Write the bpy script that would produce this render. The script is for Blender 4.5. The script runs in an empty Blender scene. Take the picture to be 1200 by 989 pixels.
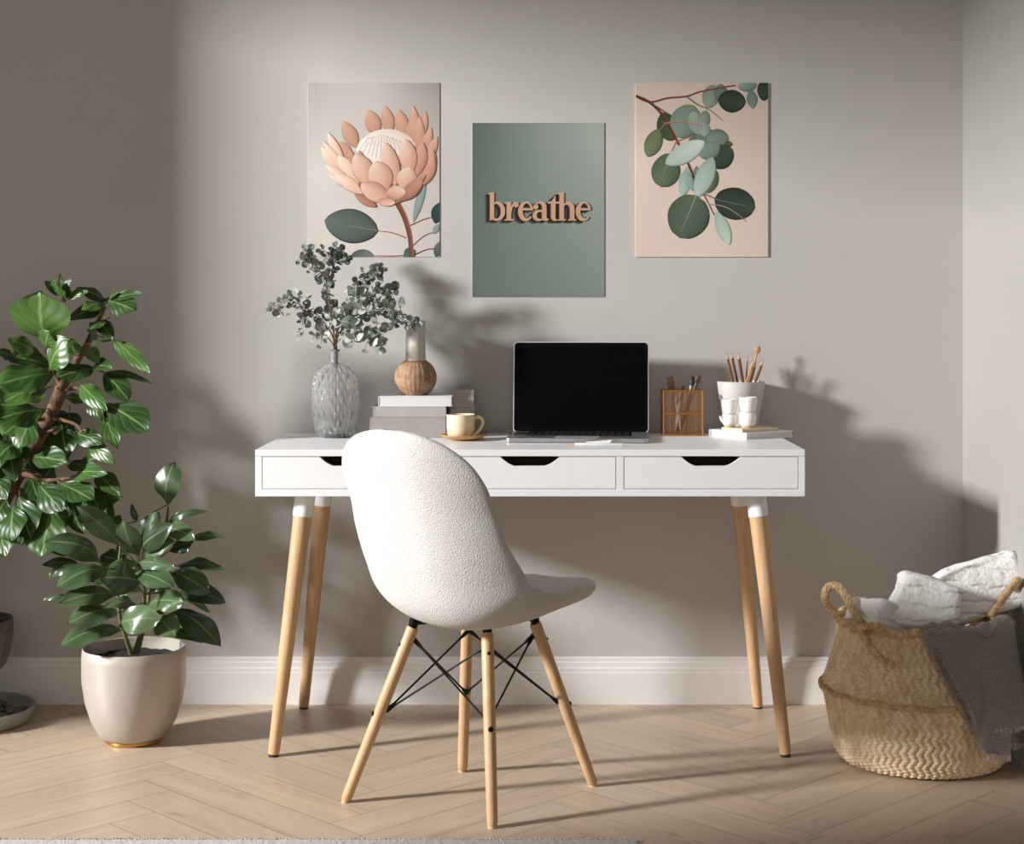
import bpy, bmesh, math, random
from mathutils import Vector, Matrix, noise
random.seed(7)
S = bpy.context.scene
COL = S.collection
PI = math.pi
F, CX, HY, CAMZ = 1892.0, 630.0, 360.0, 1.114      # photograph: focal length in pixels, principal point, eye height
WALL = 4.545                                        # distance of the back wall
XR, XL, CEIL = 1.197, -2.30, 2.72

# ------------------------------------------------------------------ camera, world, sun
cd = bpy.data.cameras.new('camera'); cam = bpy.data.objects.new('camera', cd); COL.objects.link(cam)
cam.location = (0, 0, CAMZ); cam.rotation_euler = (PI/2, 0, 0)
cd.sensor_width = 36; cd.lens = F/1200*36; cd.sensor_fit = 'HORIZONTAL'
cd.shift_x = -(CX-600)/1200; cd.shift_y = -(494.5-HY)/1200
cd.clip_start = .05
S.camera = cam
S.view_settings.view_transform = 'Standard'; S.view_settings.look = 'None'
S.view_settings.gamma = 1; S.view_settings.use_curve_mapping = False
S.view_settings.exposure = 0.0
w = bpy.data.worlds.new('daylight'); S.world = w; w.use_nodes = True
bg = w.node_tree.nodes['Background']; bg.inputs[0].default_value = (1.0, .935, .865, 1); bg.inputs[1].default_value = .86
LP = Vector((-6.20, 1.57, 2.78)); LT_ = Vector((0, 4.1, .75))          # low daylight outside the side window
sd = bpy.data.lights.new('daylight', 'AREA'); sd.shape = 'RECTANGLE'; sd.size = .55; sd.size_y = .78; sd.energy = 920; sd.color = (.985, .99, 1.0)
sun = bpy.data.objects.new('daylight', sd); COL.objects.link(sun); sun.location = LP
sun.rotation_euler = (LT_-LP).to_track_quat('-Z', 'Y').to_euler()

# ------------------------------------------------------------------ helpers
def P(px, py, Y):
    return Vector(((px-CX)*Y/F, Y, CAMZ-(py-HY)*Y/F))
def lin(c):
    return tuple(((v/255)/12.92 if v/255 <= .04045 else ((v/255+.055)/1.055)**2.4) for v in c)
def rgba(c): return (*lin(c), 1)
MATS = {}
class NT:
    def __init__(s, name):
        s.m = bpy.data.materials.new(name); s.m.use_nodes = True; s.t = s.m.node_tree
        s.b = s.t.nodes['Principled BSDF']; MATS[name] = s.m
    def n(s, typ, **kw):
        nd = s.t.nodes.new(typ)
        for k, v in kw.items():
            if k.startswith('i_'):
                key = k[2:].replace('_', ' ')
                nd.inputs[int(key) if key.isdigit() else key].default_value = v
            else: setattr(nd, k, v)
        return nd
    def l(s, a, b): s.t.links.new(a, b)
    def ramp(s, fac, c0, c1, p0=0, p1=1):
        r = s.n('ShaderNodeValToRGB'); e = r.color_ramp.elements
        e[0].position = p0; e[0].color = rgba(c0); e[1].position = p1; e[1].color = rgba(c1)
        s.l(fac, r.inputs[0]); return r.outputs[0]
    def bump(s, h, strength=.3, dist=.002, normal=None):
        b = s.n('ShaderNodeBump', i_Strength=strength, i_Distance=dist); s.l(h, b.inputs['Height'])
        if normal: s.l(normal, b.inputs['Normal'])
        s.l(b.outputs[0], s.b.inputs['Normal']); return b.outputs[0]
def mat(name, col, rough=.5, metal=0, col2=None, nscale=30, bump=0, bscale=200, bdist=.001, stretch=None, **pb):
    q = NT(name); q.b.inputs['Roughness'].default_value = rough; q.b.inputs['Metallic'].default_value = metal
    q.b.inputs['Base Color'].default_value = rgba(col)
    for k, v in pb.items(): q.b.inputs[k.replace('_', ' ')].default_value = v
    tc = q.n('ShaderNodeTexCoord'); src = tc.outputs['Object']
    if stretch:
        mp = q.n('ShaderNodeMapping'); mp.inputs['Scale'].default_value = stretch; q.l(src, mp.inputs[0]); src = mp.outputs[0]
    nz = q.n('ShaderNodeTexNoise', i_Scale=nscale, i_Detail=4.0); q.l(src, nz.inputs['Vector'])
    c2 = col2 or tuple(max(0, v*.96) for v in col)
    q.l(q.ramp(nz.outputs['Fac'], col, c2, .35, .65), q.b.inputs['Base Color'])
    if bump:
        n2 = q.n('ShaderNodeTexNoise', i_Scale=bscale, i_Detail=3.0); q.l(src, n2.inputs['Vector'])
        q.bump(n2.outputs['Fac'], bump, bdist)
    return q.m
ORI = {}
class MB:
    def __init__(s): s.bm = bmesh.new(); s.uv = None; s.cl = None
    def v(s, p): return s.bm.verts.new(p)
    def face(s, vs):
        try: return s.bm.faces.new(vs)
        except ValueError: return None
    def box(s, c, size, R=None, bevel=0, seg=2):
        t = bmesh.new(); bmesh.ops.create_cube(t, size=1)
        bmesh.ops.scale(t, vec=size, verts=t.verts)
        if bevel: bmesh.ops.bevel(t, geom=list(t.edges), offset=bevel, segments=seg, affect='EDGES', profile=.5)
        M = Matrix.Translation(c) @ (R.to_4x4() if R else Matrix.Identity(4))
        s.add(t, M); return s
    def add(s, t, M=Matrix.Identity(4)):
        mp = {}
        for v in t.verts: mp[v] = s.bm.verts.new(M @ v.co)
        for f in t.faces: s.face([mp[v] for v in f.verts])
        t.free()
    def tube(s, pts, rad, seg=12, cap=True, closed=False):
        pts = [Vector(p) for p in pts]; n = len(pts)
        if not hasattr(rad, '__len__'): rad = [rad]*n
        rings = []; up = None
        for i, p in enumerate(pts):
            a = pts[(i-1) % n] if (i or closed) else pts[0]; b = pts[(i+1) % n] if (i < n-1 or closed) else pts[-1]
            d = (b-a).normalized()
            if up is None:
                up = Vector((0, 0, 1)) if abs(d.z) < .9 else Vector((1, 0, 0))
            u = (up - d*up.dot(d)).normalized(); up = u; vv = d.cross(u)
            rings.append([s.v(p + (u*math.cos(2*PI*k/seg)+vv*math.sin(2*PI*k/seg))*rad[i]) for k in range(seg)])
        for i in range(n if closed else n-1):
            A, B = rings[i], rings[(i+1) % n]
            for k in range(seg): s.face([A[k], A[(k+1) % seg], B[(k+1) % seg], B[k]])
        if cap and not closed: s.face(rings[0][::-1]); s.face(rings[-1])
        return s
    def lathe(s, prof, c, seg=48, fn=None):
        c = Vector(c); rings = []
        for j, (r, z) in enumerate(prof):
            if r < 1e-5: rings.append([s.v(c+Vector((0, 0, z)))]); continue
            row = []
            for k in range(seg):
                a = 2*PI*k/seg; rr = r + (fn(a, z, j) if fn else 0)
                row.append(s.v(c+Vector((rr*math.cos(a), rr*math.sin(a), z))))
            rings.append(row)
        for A, B in zip(rings, rings[1:]):
            for k in range(seg):
                k2 = (k+1) % seg
                if len(A) == 1 and len(B) == 1: continue
                if len(A) == 1: s.face([A[0], B[k2], B[k]])
                elif len(B) == 1: s.face([A[k], A[k2], B[0]])
                else: s.face([A[k], A[k2], B[k2], B[k]])
        return s
    def grid(s, fn, nu, nv, uvs=False, col=None):
        if uvs and s.uv is None: s.uv = s.bm.loops.layers.uv.new('UVMap')
        if col is not None and s.cl is None: s.cl = s.bm.loops.layers.float_color.new('Col')
        V = [[s.v(fn(i/nu, j/nv)) for j in range(nv+1)] for i in range(nu+1)]
        for i in range(nu):
            for j in range(nv):
                f = s.face([V[i][j], V[i+1][j], V[i+1][j+1], V[i][j+1]])
                if f:
                    for lp, (a, b) in zip(f.loops, ((i, j), (i+1, j), (i+1, j+1), (i, j+1))):
                        if uvs: lp[s.uv].uv = (a/nu, b/nv)
                        if col is not None: lp[s.cl] = col(a/nu, b/nv) if callable(col) else col
        return s
    def build(s, name, m, parent=None, origin=None, smooth=True, sharp=40, normals=True):
        o0 = ORI[parent.name] if parent else Vector(origin or (0, 0, 0))
        bmesh.ops.transform(s.bm, matrix=Matrix.Translation(-o0), verts=s.bm.verts)
        if normals: bmesh.ops.recalc_face_normals(s.bm, faces=s.bm.faces)
        me = bpy.data.meshes.new(name); s.bm.to_mesh(me); s.bm.free()
        if smooth:
            me.shade_smooth()
            if sharp: me.set_sharp_from_angle(angle=math.radians(sharp))
        me.materials.append(MATS[m])
        o = bpy.data.objects.new(name, me); COL.objects.link(o)
        if parent: o.parent = parent
        else: o.location = o0
        ORI[o.name] = o0
        return o
def tag(o, label, cat, group=None):
    o['label'] = label; o['category'] = cat
    if group: o['group'] = group
    return o
def thing(name, label, cat, loc, group=None):
    o = bpy.data.objects.new(name, None); COL.objects.link(o); o.location = loc; o.empty_display_size = .05
    ORI[o.name] = Vector(loc); return tag(o, label, cat, group)
def struct(o): o['kind'] = 'structure'; return o
def cr(pts, n):
    """Catmull-Rom through points, n samples per span"""
    pts = [Vector(p) for p in pts]; out = []
    for i in range(len(pts)-1):
        a = pts[max(i-1, 0)]; b = pts[i]; c = pts[i+1]; d = pts[min(i+2, len(pts)-1)]
        for k in range(n):
            t = k/n
            out.append(.5*((2*b)+(c-a)*t+(2*a-5*b+4*c-d)*t*t+(3*b-a-3*c+d)*t**3))
    out.append(pts[-1]); return out
def Rz(a): return Matrix.Rotation(a, 3, 'Z')
def leaf(mb, base, tip, width, nrm, droop=.1, fold=.25, wave=.0, shape=0, col=None, nu=10, nv=6):
    base = Vector(base); tip = Vector(tip); d = tip-base; L = d.length
    if L < 1e-5: return
    d.normalize(); n = Vector(nrm); n = n - d*n.dot(d)
    if n.length < 1e-4: n = d.orthogonal()
    n.normalize(); sd_ = d.cross(n); ph = random.random()*6
    def wd(t):
        if shape == 0: return (math.sin(PI*min(1, t**.85*.985+.015))**.75)*(1-.15*t)      # oval
        if shape == 1: return max(.03, math.sin(PI*t)**.5)                                # round
        return (math.sin(PI*min(1, t**1.35*.97+.03))**.8)                                 # broad towards the tip
    def fn(u, v):
        s_ = v*2-1; h = wd(u)*width/2
        return base + d*(L*u) + sd_*(s_*h) + n*(droop*L*(math.sin(PI*u)*.9 - .35*u*u) + fold*h*abs(s_)**1.3 + wave*width*math.sin(u*11+ph+s_*2.2)*abs(s_))
    mb.grid(fn, nu, nv, uvs=True, col=col)

# ------------------------------------------------------------------ materials
def m_wall(name, col, col2):
    q = NT(name); tc = q.n('ShaderNodeTexCoord'); q.b.inputs['Roughness'].default_value = .92
    n1 = q.n('ShaderNodeTexNoise', i_Scale=1.6, i_Detail=5.0, i_Roughness=.6); q.l(tc.outputs['Object'], n1.inputs['Vector'])
    q.l(q.ramp(n1.outputs['Fac'], col, col2, .3, .7), q.b.inputs['Base Color'])
    n2 = q.n('ShaderNodeTexNoise', i_Scale=260.0, i_Detail=3.0); q.l(tc.outputs['Object'], n2.inputs['Vector'])
    q.bump(n2.outputs['Fac'], .12, .0012)
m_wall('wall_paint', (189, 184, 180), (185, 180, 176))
m_wall('wall_paint_dimmed', (168, 164, 159), (165, 161, 156))  # same wall paint, darkened in colour to dim the light on the right wall
mat('ceiling_paint', (225, 222, 218), .9)
mat('white_trim', (228, 224, 221), .45, col2=(226, 222, 219), bump=.05, bscale=90)
mat('desk_white', (240, 240, 241), .38, col2=(238, 238, 239), bump=.03, bscale=120)
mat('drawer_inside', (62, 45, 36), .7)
def m_wood(name, c0, c1, axis='Z', sc=1.0, rough=.45):
    q = NT(name); q.b.inputs['Roughness'].default_value = rough
    tc = q.n('ShaderNodeTexCoord'); mp = q.n('ShaderNodeMapping')
    st = {'Z': (60, 60, 3.2), 'X': (3.2, 60, 60), 'Y': (60, 3.2, 60)}[axis]
    mp.inputs['Scale'].default_value = tuple(v*sc for v in st); q.l(tc.outputs['Object'], mp.inputs[0])
    nz = q.n('ShaderNodeTexNoise', i_Scale=1.0, i_Detail=5.0, i_Roughness=.62, i_Distortion=.4); q.l(mp.outputs[0], nz.inputs['Vector'])
    q.l(q.ramp(nz.outputs['Fac'], c0, c1, .3, .72), q.b.inputs['Base Color'])
    q.bump(nz.outputs['Fac'], .1, .0006)
m_wood('leg_wood', (212, 174, 132), (186, 146, 104))
m_wood('chair_wood', (210, 172, 130), (188, 148, 106))
m_wood('dark_wood', (98, 64, 42), (64, 40, 26), sc=3)
m_wood('tan_wood', (196, 152, 104), (170, 124, 78), 'X', sc=2)
m_wood('pencil_wood', (130, 86, 58), (92, 58, 38), sc=3)
m_wood('pale_pencil', (206, 164, 128), (184, 140, 104), sc=3)
# floor boards: per-board tone in Col, grain along UV u
q = NT('oak_board'); q.b.inputs['Roughness'].default_value = .42
uv = q.n('ShaderNodeUVMap', uv_map='UVMap'); mp = q.n('ShaderNodeMapping'); mp.inputs['Scale'].default_value = (2.4, 26, 1)
q.l(uv.outputs[0], mp.inputs[0])
nz = q.n('ShaderNodeTexNoise', i_Scale=1.0, i_Detail=7.0, i_Roughness=.62, i_Distortion=.7); q.l(mp.outputs[0], nz.inputs['Vector'])
grain = q.ramp(nz.outputs['Fac'], (200, 182, 160), (178, 157, 133), .25, .78)
vc = q.n('ShaderNodeVertexColor', layer_name='Col')
mx = q.n('ShaderNodeMix', data_type='RGBA', blend_type='MULTIPLY'); mx.inputs['Factor'].default_value = 1
q.l(grain, mx.inputs['A']); q.l(vc.outputs[0], mx.inputs['B'])
n3 = q.n('ShaderNodeTexNoise', i_Scale=2.2, i_Detail=2.0); mp3 = q.n('ShaderNodeMapping'); mp3.inputs['Scale'].default_value = (3, 9, 1)
q.l(uv.outputs[0], mp3.inputs[0]); q.l(mp3.outputs[0], n3.inputs['Vector'])
kn = q.ramp(n3.outputs['Fac'], (255, 255, 255), (186, 160, 138), .66, .8)
mx2 = q.n('ShaderNodeMix', data_type='RGBA', blend_type='MULTIPLY'); mx2.inputs['Factor'].default_value = .6
q.l(mx.outputs['Result'], mx2.inputs['A']); q.l(kn, mx2.inputs['B'])
q.l(mx2.outputs['Result'], q.b.inputs['Base Color']); q.bump(nz.outputs['Fac'], .12, .0008)
# chair boucle
q = NT('boucle'); q.b.inputs['Roughness'].default_value = .95; q.b.inputs['Sheen Weight'].default_value = .15
tc = q.n('ShaderNodeTexCoord')
vo = q.n('ShaderNodeTexVoronoi', i_Scale=380.0); vo.feature = 'SMOOTH_F1'; q.l(tc.outputs['Object'], vo.inputs['Vector'])
nz = q.n('ShaderNodeTexNoise', i_Scale=420.0, i_Detail=2.0); q.l(tc.outputs['Object'], nz.inputs['Vector'])
ad = q.n('ShaderNodeMath', operation='SUBTRACT'); q.l(nz.outputs['Fac'], ad.inputs[0]); q.l(vo.outputs['Distance'], ad.inputs[1])
q.l(q.ramp(nz.outputs['Fac'], (216, 212, 207), (206, 201, 194), .35, .65), q.b.inputs['Base Color'])
q.bump(ad.outputs[0], .7, .0024)
mat('black_metal', (22, 21, 21), .4, .6)
mat('steel', (170, 168, 168), .3, 1.0)
mat('aluminium', (176, 176, 178), .34, .85, bump=.02)
mat('laptop_edge', (214, 214, 216), .3, .5)
mat('screen_black', (8, 8, 10), .6, Specular_IOR_Level=.02)
mat('bezel_black', (10, 10, 11), .5, Specular_IOR_Level=.04)
mat('key_black', (20, 20, 22), .5)
mat('cream_glaze', (232, 214, 182), .3, col2=(214, 190, 150), nscale=22)
mat('coffee', (70, 44, 28), .15)
mat('saucer_wood', (196, 158, 104), .45, col2=(174, 132, 80), nscale=9, stretch=(3, 30, 30))
mat('linen_grey', (168, 162, 158), .9, bump=.4, bscale=600)
mat('linen_grey_dark', (158, 151, 147), .9, bump=.4, bscale=600)
mat('book_white', (226, 226, 230), .6)
mat('linen_pale', (184, 178, 173), .9, bump=.3, bscale=600)
q = NT('page_block'); q.b.inputs['Roughness'].default_value = .85
tc = q.n('ShaderNodeTexCoord'); wv = q.n('ShaderNodeTexWave', i_Scale=170.0, i_Distortion=.6); wv.bands_direction = 'Z'; q.l(tc.outputs['Object'], wv.inputs['Vector'])
q.l(q.ramp(wv.outputs['Fac'], (224, 222, 222), (200, 197, 196), .2, .9), q.b.inputs['Base Color'])
mat('wicker', (168, 134, 104), .7, col2=(138, 106, 78), nscale=60)
mat('neck_glaze', (206, 200, 190), .28, col2=(192, 184, 173), nscale=18)
mat('white_ceramic', (234, 230, 224), .4, col2=(226, 220, 212), nscale=14)
mat('unglazed', (206, 178, 142), .8)
mat('grey_ceramic', (198, 194, 189), .6, col2=(190, 185, 179), nscale=12, bump=.1, bscale=60)
mat('cream_paper', (226, 210, 178), .75)
mat('white_book', (236, 232, 228), .55)
mat('pot_satin', (184, 175, 166), .40, .25, col2=(180, 171, 162), nscale=8)
mat('gold', (196, 148, 78), .3, .9)
mat('soil', (46, 33, 26), .95, col2=(26, 18, 14), nscale=70, bump=1, bscale=120, bdist=.01)
mat('stone_pot', (104, 98, 92), .8, col2=(82, 77, 72), nscale=30, bump=.4, bscale=80)
mat('dish_glaze', (158, 156, 152), .5, col2=(142, 140, 137), nscale=20)
mat('pebble', (128, 118, 104), .8, col2=(96, 86, 74), nscale=30, bump=.3)
mat('foot_clay', (112, 84, 56), .7, col2=(74, 54, 36), nscale=30, bump=.4, bscale=60)
mat('bark', (112, 82, 60), .9, col2=(72, 51, 37), nscale=40, bump=.9, bscale=70, bdist=.006)
mat('green_stem', (92, 98, 58), .6, col2=(76, 70, 44), nscale=30)
mat('twig', (132, 100, 74), .8, col2=(104, 76, 56), nscale=60)
mat('rope', (218, 190, 150), .85, col2=(184, 150, 108), nscale=70, bump=.8, bscale=160, bdist=.004)
mat('seagrass', (238, 218, 186), .75, col2=(212, 186, 148), nscale=60, bump=.3, bscale=260, bdist=.001, stretch=(1, 1, .5))
q = NT('white_linen'); q.b.inputs['Roughness'].default_value = .9; q.b.inputs['Base Color'].default_value = rgba((236, 234, 230))
tc = q.n('ShaderNodeTexCoord'); wv = q.n('ShaderNodeTexWave', i_Scale=9.0, i_Distortion=5.0, i_Detail=3.0); wv.bands_direction = 'Z'; q.l(tc.outputs['Object'], wv.inputs['Vector'])
nz = q.n('ShaderNodeTexNoise', i_Scale=48.0, i_Detail=5.0, i_Roughness=.65); q.l(tc.outputs['Object'], nz.inputs['Vector'])
pw_ = q.n('ShaderNodeMath', operation='POWER', i_1=5.0); q.l(wv.outputs['Fac'], pw_.inputs[0])
ad = q.n('ShaderNodeMath', operation='MULTIPLY_ADD', i_1=-.6); q.l(pw_.outputs[0], ad.inputs[0]); q.l(nz.outputs['Fac'], ad.inputs[2])
q.bump(ad.outputs[0], .8, .008)
mat('brass', (178, 124, 66), .35, .8)
mat('rug_wool', (214, 208, 203), .95, col2=(186, 180, 176), nscale=240, bump=1, bscale=300, bdist=.004)
mat('white_plastic', (238, 238, 238), .4)
mat('graphite', (40, 36, 34), .6)
mat('poster_edge', (226, 220, 214), .7)
q = NT('amber_glass'); q.b.inputs['Base Color'].default_value = rgba((214, 156, 100)); q.b.inputs['Roughness'].default_value = .12
q.b.inputs['Alpha'].default_value = .07; q.b.inputs['IOR'].default_value = 1.35
q = NT('cut_glass'); q.b.inputs['Base Color'].default_value = (.97, .98, .98, 1); q.b.inputs['Roughness'].default_value = .04
q.b.inputs['Transmission Weight'].default_value = .90; q.b.inputs['IOR'].default_value = 1.42
q = NT('water'); q.b.inputs['Base Color'].default_value = (.97, .98, .98, 1); q.b.inputs['Roughness'].default_value = 0
q.b.inputs['Transmission Weight'].default_value = 1; q.b.inputs['IOR'].default_value = 1.33
def m_leaf(name, c0, c1, vein, rough=.35, vscale=9, transl=.15, vein_k=.16, vb=.1):
    q = NT(name); q.b.inputs['Roughness'].default_value = rough
    uv = q.n('ShaderNodeUVMap', uv_map='UVMap'); sp = q.n('ShaderNodeSeparateXYZ'); q.l(uv.outputs[0], sp.inputs[0])
    a = q.n('ShaderNodeMath', operation='SUBTRACT', i_1=.5); q.l(sp.outputs[1], a.inputs[0])
    b = q.n('ShaderNodeMath', operation='ABSOLUTE'); q.l(a.outputs[0], b.inputs[0])
    c = q.n('ShaderNodeMath', operation='MULTIPLY', i_1=1.1); q.l(b.outputs[0], c.inputs[0])
    d = q.n('ShaderNodeMath', operation='SUBTRACT'); q.l(sp.outputs[0], d.inputs[0]); q.l(c.outputs[0], d.inputs[1])
    e = q.n('ShaderNodeMath', operation='MULTIPLY', i_1=vscale*2*PI); q.l(d.outputs[0], e.inputs[0])
    s_ = q.n('ShaderNodeMath', operation='SINE'); q.l(e.outputs[0], s_.inputs[0])
    sv = q.n('ShaderNodeMapRange'); q.l(s_.outputs[0], sv.inputs['Value'])
    sv.inputs['From Min'].default_value = .8; sv.inputs['From Max'].default_value = 1.0; sv.inputs['To Max'].default_value = vein_k
    mr = q.n('ShaderNodeMapRange'); q.l(b.outputs[0], mr.inputs['Value'])
    mr.inputs['From Min'].default_value = .045; mr.inputs['From Max'].default_value = .015; mr.inputs['To Max'].default_value = .8
    mxv = q.n('ShaderNodeMath', operation='MAXIMUM'); q.l(sv.outputs[0], mxv.inputs[0]); q.l(mr.outputs[0], mxv.inputs[1])
    vc = q.n('ShaderNodeVertexColor', layer_name='Col'); s2 = q.n('ShaderNodeSeparateColor'); q.l(vc.outputs[0], s2.inputs[0])
    basec = q.ramp(s2.outputs[0], c0, c1)
    mx = q.n('ShaderNodeMix', data_type='RGBA'); q.l(mxv.outputs[0], mx.inputs['Factor']); q.l(basec, mx.inputs['A']); mx.inputs['B'].default_value = rgba(vein)
    q.l(mx.outputs['Result'], q.b.inputs['Base Color'])
    q.bump(s_.outputs[0], vb, .0012)
    tr = q.n('ShaderNodeBsdfTranslucent'); q.l(mx.outputs['Result'], tr.inputs[0]); ms = q.n('ShaderNodeMixShader', i_0=transl)
    q.l(q.b.outputs[0], ms.inputs[1]); q.l(tr.outputs[0], ms.inputs[2]); q.l(ms.outputs[0], q.t.nodes['Material Output'].inputs[0])
m_leaf('rubber_leaf', (34, 54, 34), (104, 128, 86), (116, 134, 96), .28, 5, .12, .04, .04)
m_leaf('fig_leaf', (30, 54, 24), (84, 122, 52), (118, 146, 84), .38, 4, .2, .22, .22)
m_leaf('eucalyptus_leaf', (50, 68, 58), (196, 202, 190), (180, 190, 178), .6, 4, .2)
q = NT('print'); vc = q.n('ShaderNodeVertexColor', layer_name='Col'); q.b.inputs['Roughness'].default_value = .7
q.b.inputs['Specular IOR Level'].default_value = .2
q.l(vc.outputs[0], q.b.inputs['Base Color'])
q = NT('gauze'); q.b.inputs['Roughness'].default_value = .95; q.b.inputs['Sheen Weight'].default_value = .3
uv = q.n('ShaderNodeUVMap', uv_map='UVMap'); sp = q.n('ShaderNodeSeparateXYZ')
nz = q.n('ShaderNodeTexNoise', i_Scale=9.0, i_Detail=2.0); q.l(uv.outputs[0], nz.inputs['Vector'])
vm = q.n('ShaderNodeMix', data_type='RGBA', blend_type='LINEAR_LIGHT'); vm.inputs['Factor'].default_value = .012
q.l(uv.outputs[0], vm.inputs['A']); q.l(nz.outputs['Color'], vm.inputs['B']); q.l(vm.outputs['Result'], sp.inputs[0])
hs = []
for ax, sc in ((0, 56), (1, 62)):
    e = q.n('ShaderNodeMath', operation='MULTIPLY', i_1=sc*2*PI); q.l(sp.outputs[ax], e.inputs[0])
    s_ = q.n('ShaderNodeMath', operation='SINE'); q.l(e.outputs[0], s_.inputs[0]); hs.append(s_)
ad = q.n('ShaderNodeMath', operation='MAXIMUM'); q.l(hs[0].outputs[0], ad.inputs[0]); q.l(hs[1].outputs[0], ad.inputs[1])
nf = q.n('ShaderNodeTexNoise', i_Scale=160.0, i_Detail=3.0); q.l(uv.outputs[0], nf.inputs['Vector'])
ad2 = q.n('ShaderNodeMath', operation='ADD'); q.l(ad.outputs[0], ad2.inputs[0]); q.l(nf.outputs['Fac'], ad2.inputs[1])
q.l(q.ramp(nf.outputs['Fac'], (206, 190, 182), (176, 159, 151), .3, .7), q.b.inputs['Base Color']); q.bump(ad2.outputs[0], 1.0, .005)

# ------------------------------------------------------------------ room shell
mb = MB(); mb.box(((XL+XR)/2, 1.9, -.02), (XR-XL+.2, 5.5, .036)); fl = MB()
PW, NL = .112, 6
fl.uv = fl.bm.loops.layers.uv.new('UVMap'); fl.cl = fl.bm.loops.layers.float_color.new('Col')
c45 = math.cos(PI/4); rnd = random.Random(3)
def board(x, y, lx, ly):
    g = .0006; tone = rnd.uniform(.92, 1.04); tint = rnd.uniform(-.015, .015)
    x0, x1, y0, y1 = x*PW+g, (x+lx)*PW-g, y*PW+g, (y+ly)*PW-g
    pts = [(x0, y0), (x1, y0), (x1, y1), (x0, y1)]
    wp = [((a-b)*c45-.37, (a+b)*c45+2.93) for a, b in pts]
    if max(p[0] for p in wp) < XL or min(p[0] for p in wp) > XR or max(p[1] for p in wp) < 1.2 or min(p[1] for p in wp) > WALL: return
    o1, o2 = rnd.random()*50, rnd.random()*50
    top = [fl.v((px, py, 0)) for px, py in wp]; f = fl.face(top)
    for lp, (a, b) in zip(f.loops, pts):
        lp[fl.uv].uv = ((a if lx > ly else b)+o1, (b if lx > ly else a)+o2)
        lp[fl.cl] = (tone+tint, tone, tone-tint, 1)
for k in range(-44, 50):
    for m_ in range(-8, 9):
        board(k+2*NL*m_, k, NL, 1)
        board(k, k+1+2*NL*m_, 1, NL)
floor = struct(mb.build('floor', 'dark_wood', smooth=False))
fb = fl.build('boards', 'oak_board', floor, smooth=False)
bmx = MB()
# board surface clipped to the room by the walls; walls next
mb = MB(); mb.box(((XL+XR)/2, WALL+.06, CEIL/2), (XR-XL+.24, .12, CEIL)); struct(mb.build('wall_back', 'wall_paint', smooth=False))
mb = MB(); mb.box((XR+.06, 1.9, CEIL/2), (.12, 5.29, CEIL)); struct(mb.build('wall_right', 'wall_paint_dimmed', smooth=False))
WY0, WY1, WZ0, WZ1 = 2.62, 3.77, .12, 2.27
mb = MB()
mb.box((XL-.06, (WALL+WY1)/2, CEIL/2), (.12, WALL-WY1, CEIL)).box((XL-.06, (WY0-.8)/2, CEIL/2), (.12, WY0+.8, CEIL))
mb.box((XL-.06, (WY0+WY1)/2, WZ0/2), (.12, WY1-WY0, WZ0)).box((XL-.06, (WY0+WY1)/2, (CEIL+WZ1)/2), (.12, WY1-WY0, CEIL-WZ1))
struct(mb.build('wall_left', 'wall_paint', smooth=False))
mb = MB(); mb.box(((XL+XR)/2, 1.9, CEIL+.05), (XR-XL+.24, 5.6, .1)); struct(mb.build('ceiling', 'ceiling_paint', smooth=False))
mb = MB(); t = .05
for yy in (WY0+t/2, WY1-t/2): mb.box((XL-.06, yy, (WZ0+WZ1)/2), (.07, t, WZ1-WZ0))
for zz in (WZ0+t/2, WZ1-t/2): mb.box((XL-.06, (WY0+WY1)/2, zz), (.07, WY1-WY0, t))
struct(mb.build('window_1', 'white_trim', smooth=False))
def skirting(name, along, a0, a1, flip=1):
    prof = [(0, 0), (.018, 0), (.018, .088), (.0165, .092), (.0165, .1), (.013, .104), (.0125, .116), (.009, .119), (.009, .128), (.006, .131), (0, .131)]
    mb = MB()
    def pt(d, z, a): return Vector((a, WALL-d, z)) if along == 'x' else Vector((XR-d, a, z))
    A = [mb.v(pt(d, z, a0)) for d, z in prof]; B = [mb.v(pt(d, z, a1)) for d, z in prof]
    for i in range(len(prof)-1): mb.face([A[i], A[i+1], B[i+1], B[i]])
    mb.face(A); mb.face(B); return struct(mb.build(name, 'white_trim', smooth=False))
skirting('baseboard_back', 'x', XL, XR); skirting('baseboard_right', 'y', .2, WALL-.018)
# ------------------------------------------------------------------ desk
DY0, DY1, DZ0, DZ1 = 4.0, 4.525, .645, .761
DX0, DX1 = (299-CX)*DY0/F, (943.5-CX)*DY0/F
desk = thing('desk', 'white three-drawer desk on splayed wooden legs against the wall', 'desk', ((DX0+DX1)/2, 4.25, 0))
mb = MB(); bw = .0165
mb.box(((DX0+DX1)/2, (DY0+DY1)/2, DZ1-bw/2), (DX1-DX0, DY1-DY0, bw), bevel=.0012)
mb.box(((DX0+DX1)/2, (DY0+DY1)/2, DZ0+.009), (DX1-DX0, DY1-DY0, .018), bevel=.0012)
for x in (DX0+bw/2, DX1-bw/2): mb.box((x, (DY0+DY1)/2, (DZ0+DZ1)/2), (bw, DY1-DY0-.0006, DZ1-DZ0-.034), bevel=.0008)
dv = [((511+520.5)/2-CX)*DY0/F, ((722+731)/2-CX)*DY0/F]
for x in dv: mb.box((x, (DY0+DY1)/2, (DZ0+DZ1)/2), (.0185, DY1-DY0-.001, DZ1-DZ0-.0345), bevel=.0008)
mb.box(((DX0+DX1)/2, DY1-.006, (DZ0+DZ1)/2), (DX1-DX0-.03, .012, DZ1-DZ0-.034))
body = mb.build('body', 'desk_white', desk, smooth=False)
cells = [(DX0+bw, dv[0]-.00925), (dv[0]+.00925, dv[1]-.00925), (dv[1]+.00925, DX1-bw)]
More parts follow.
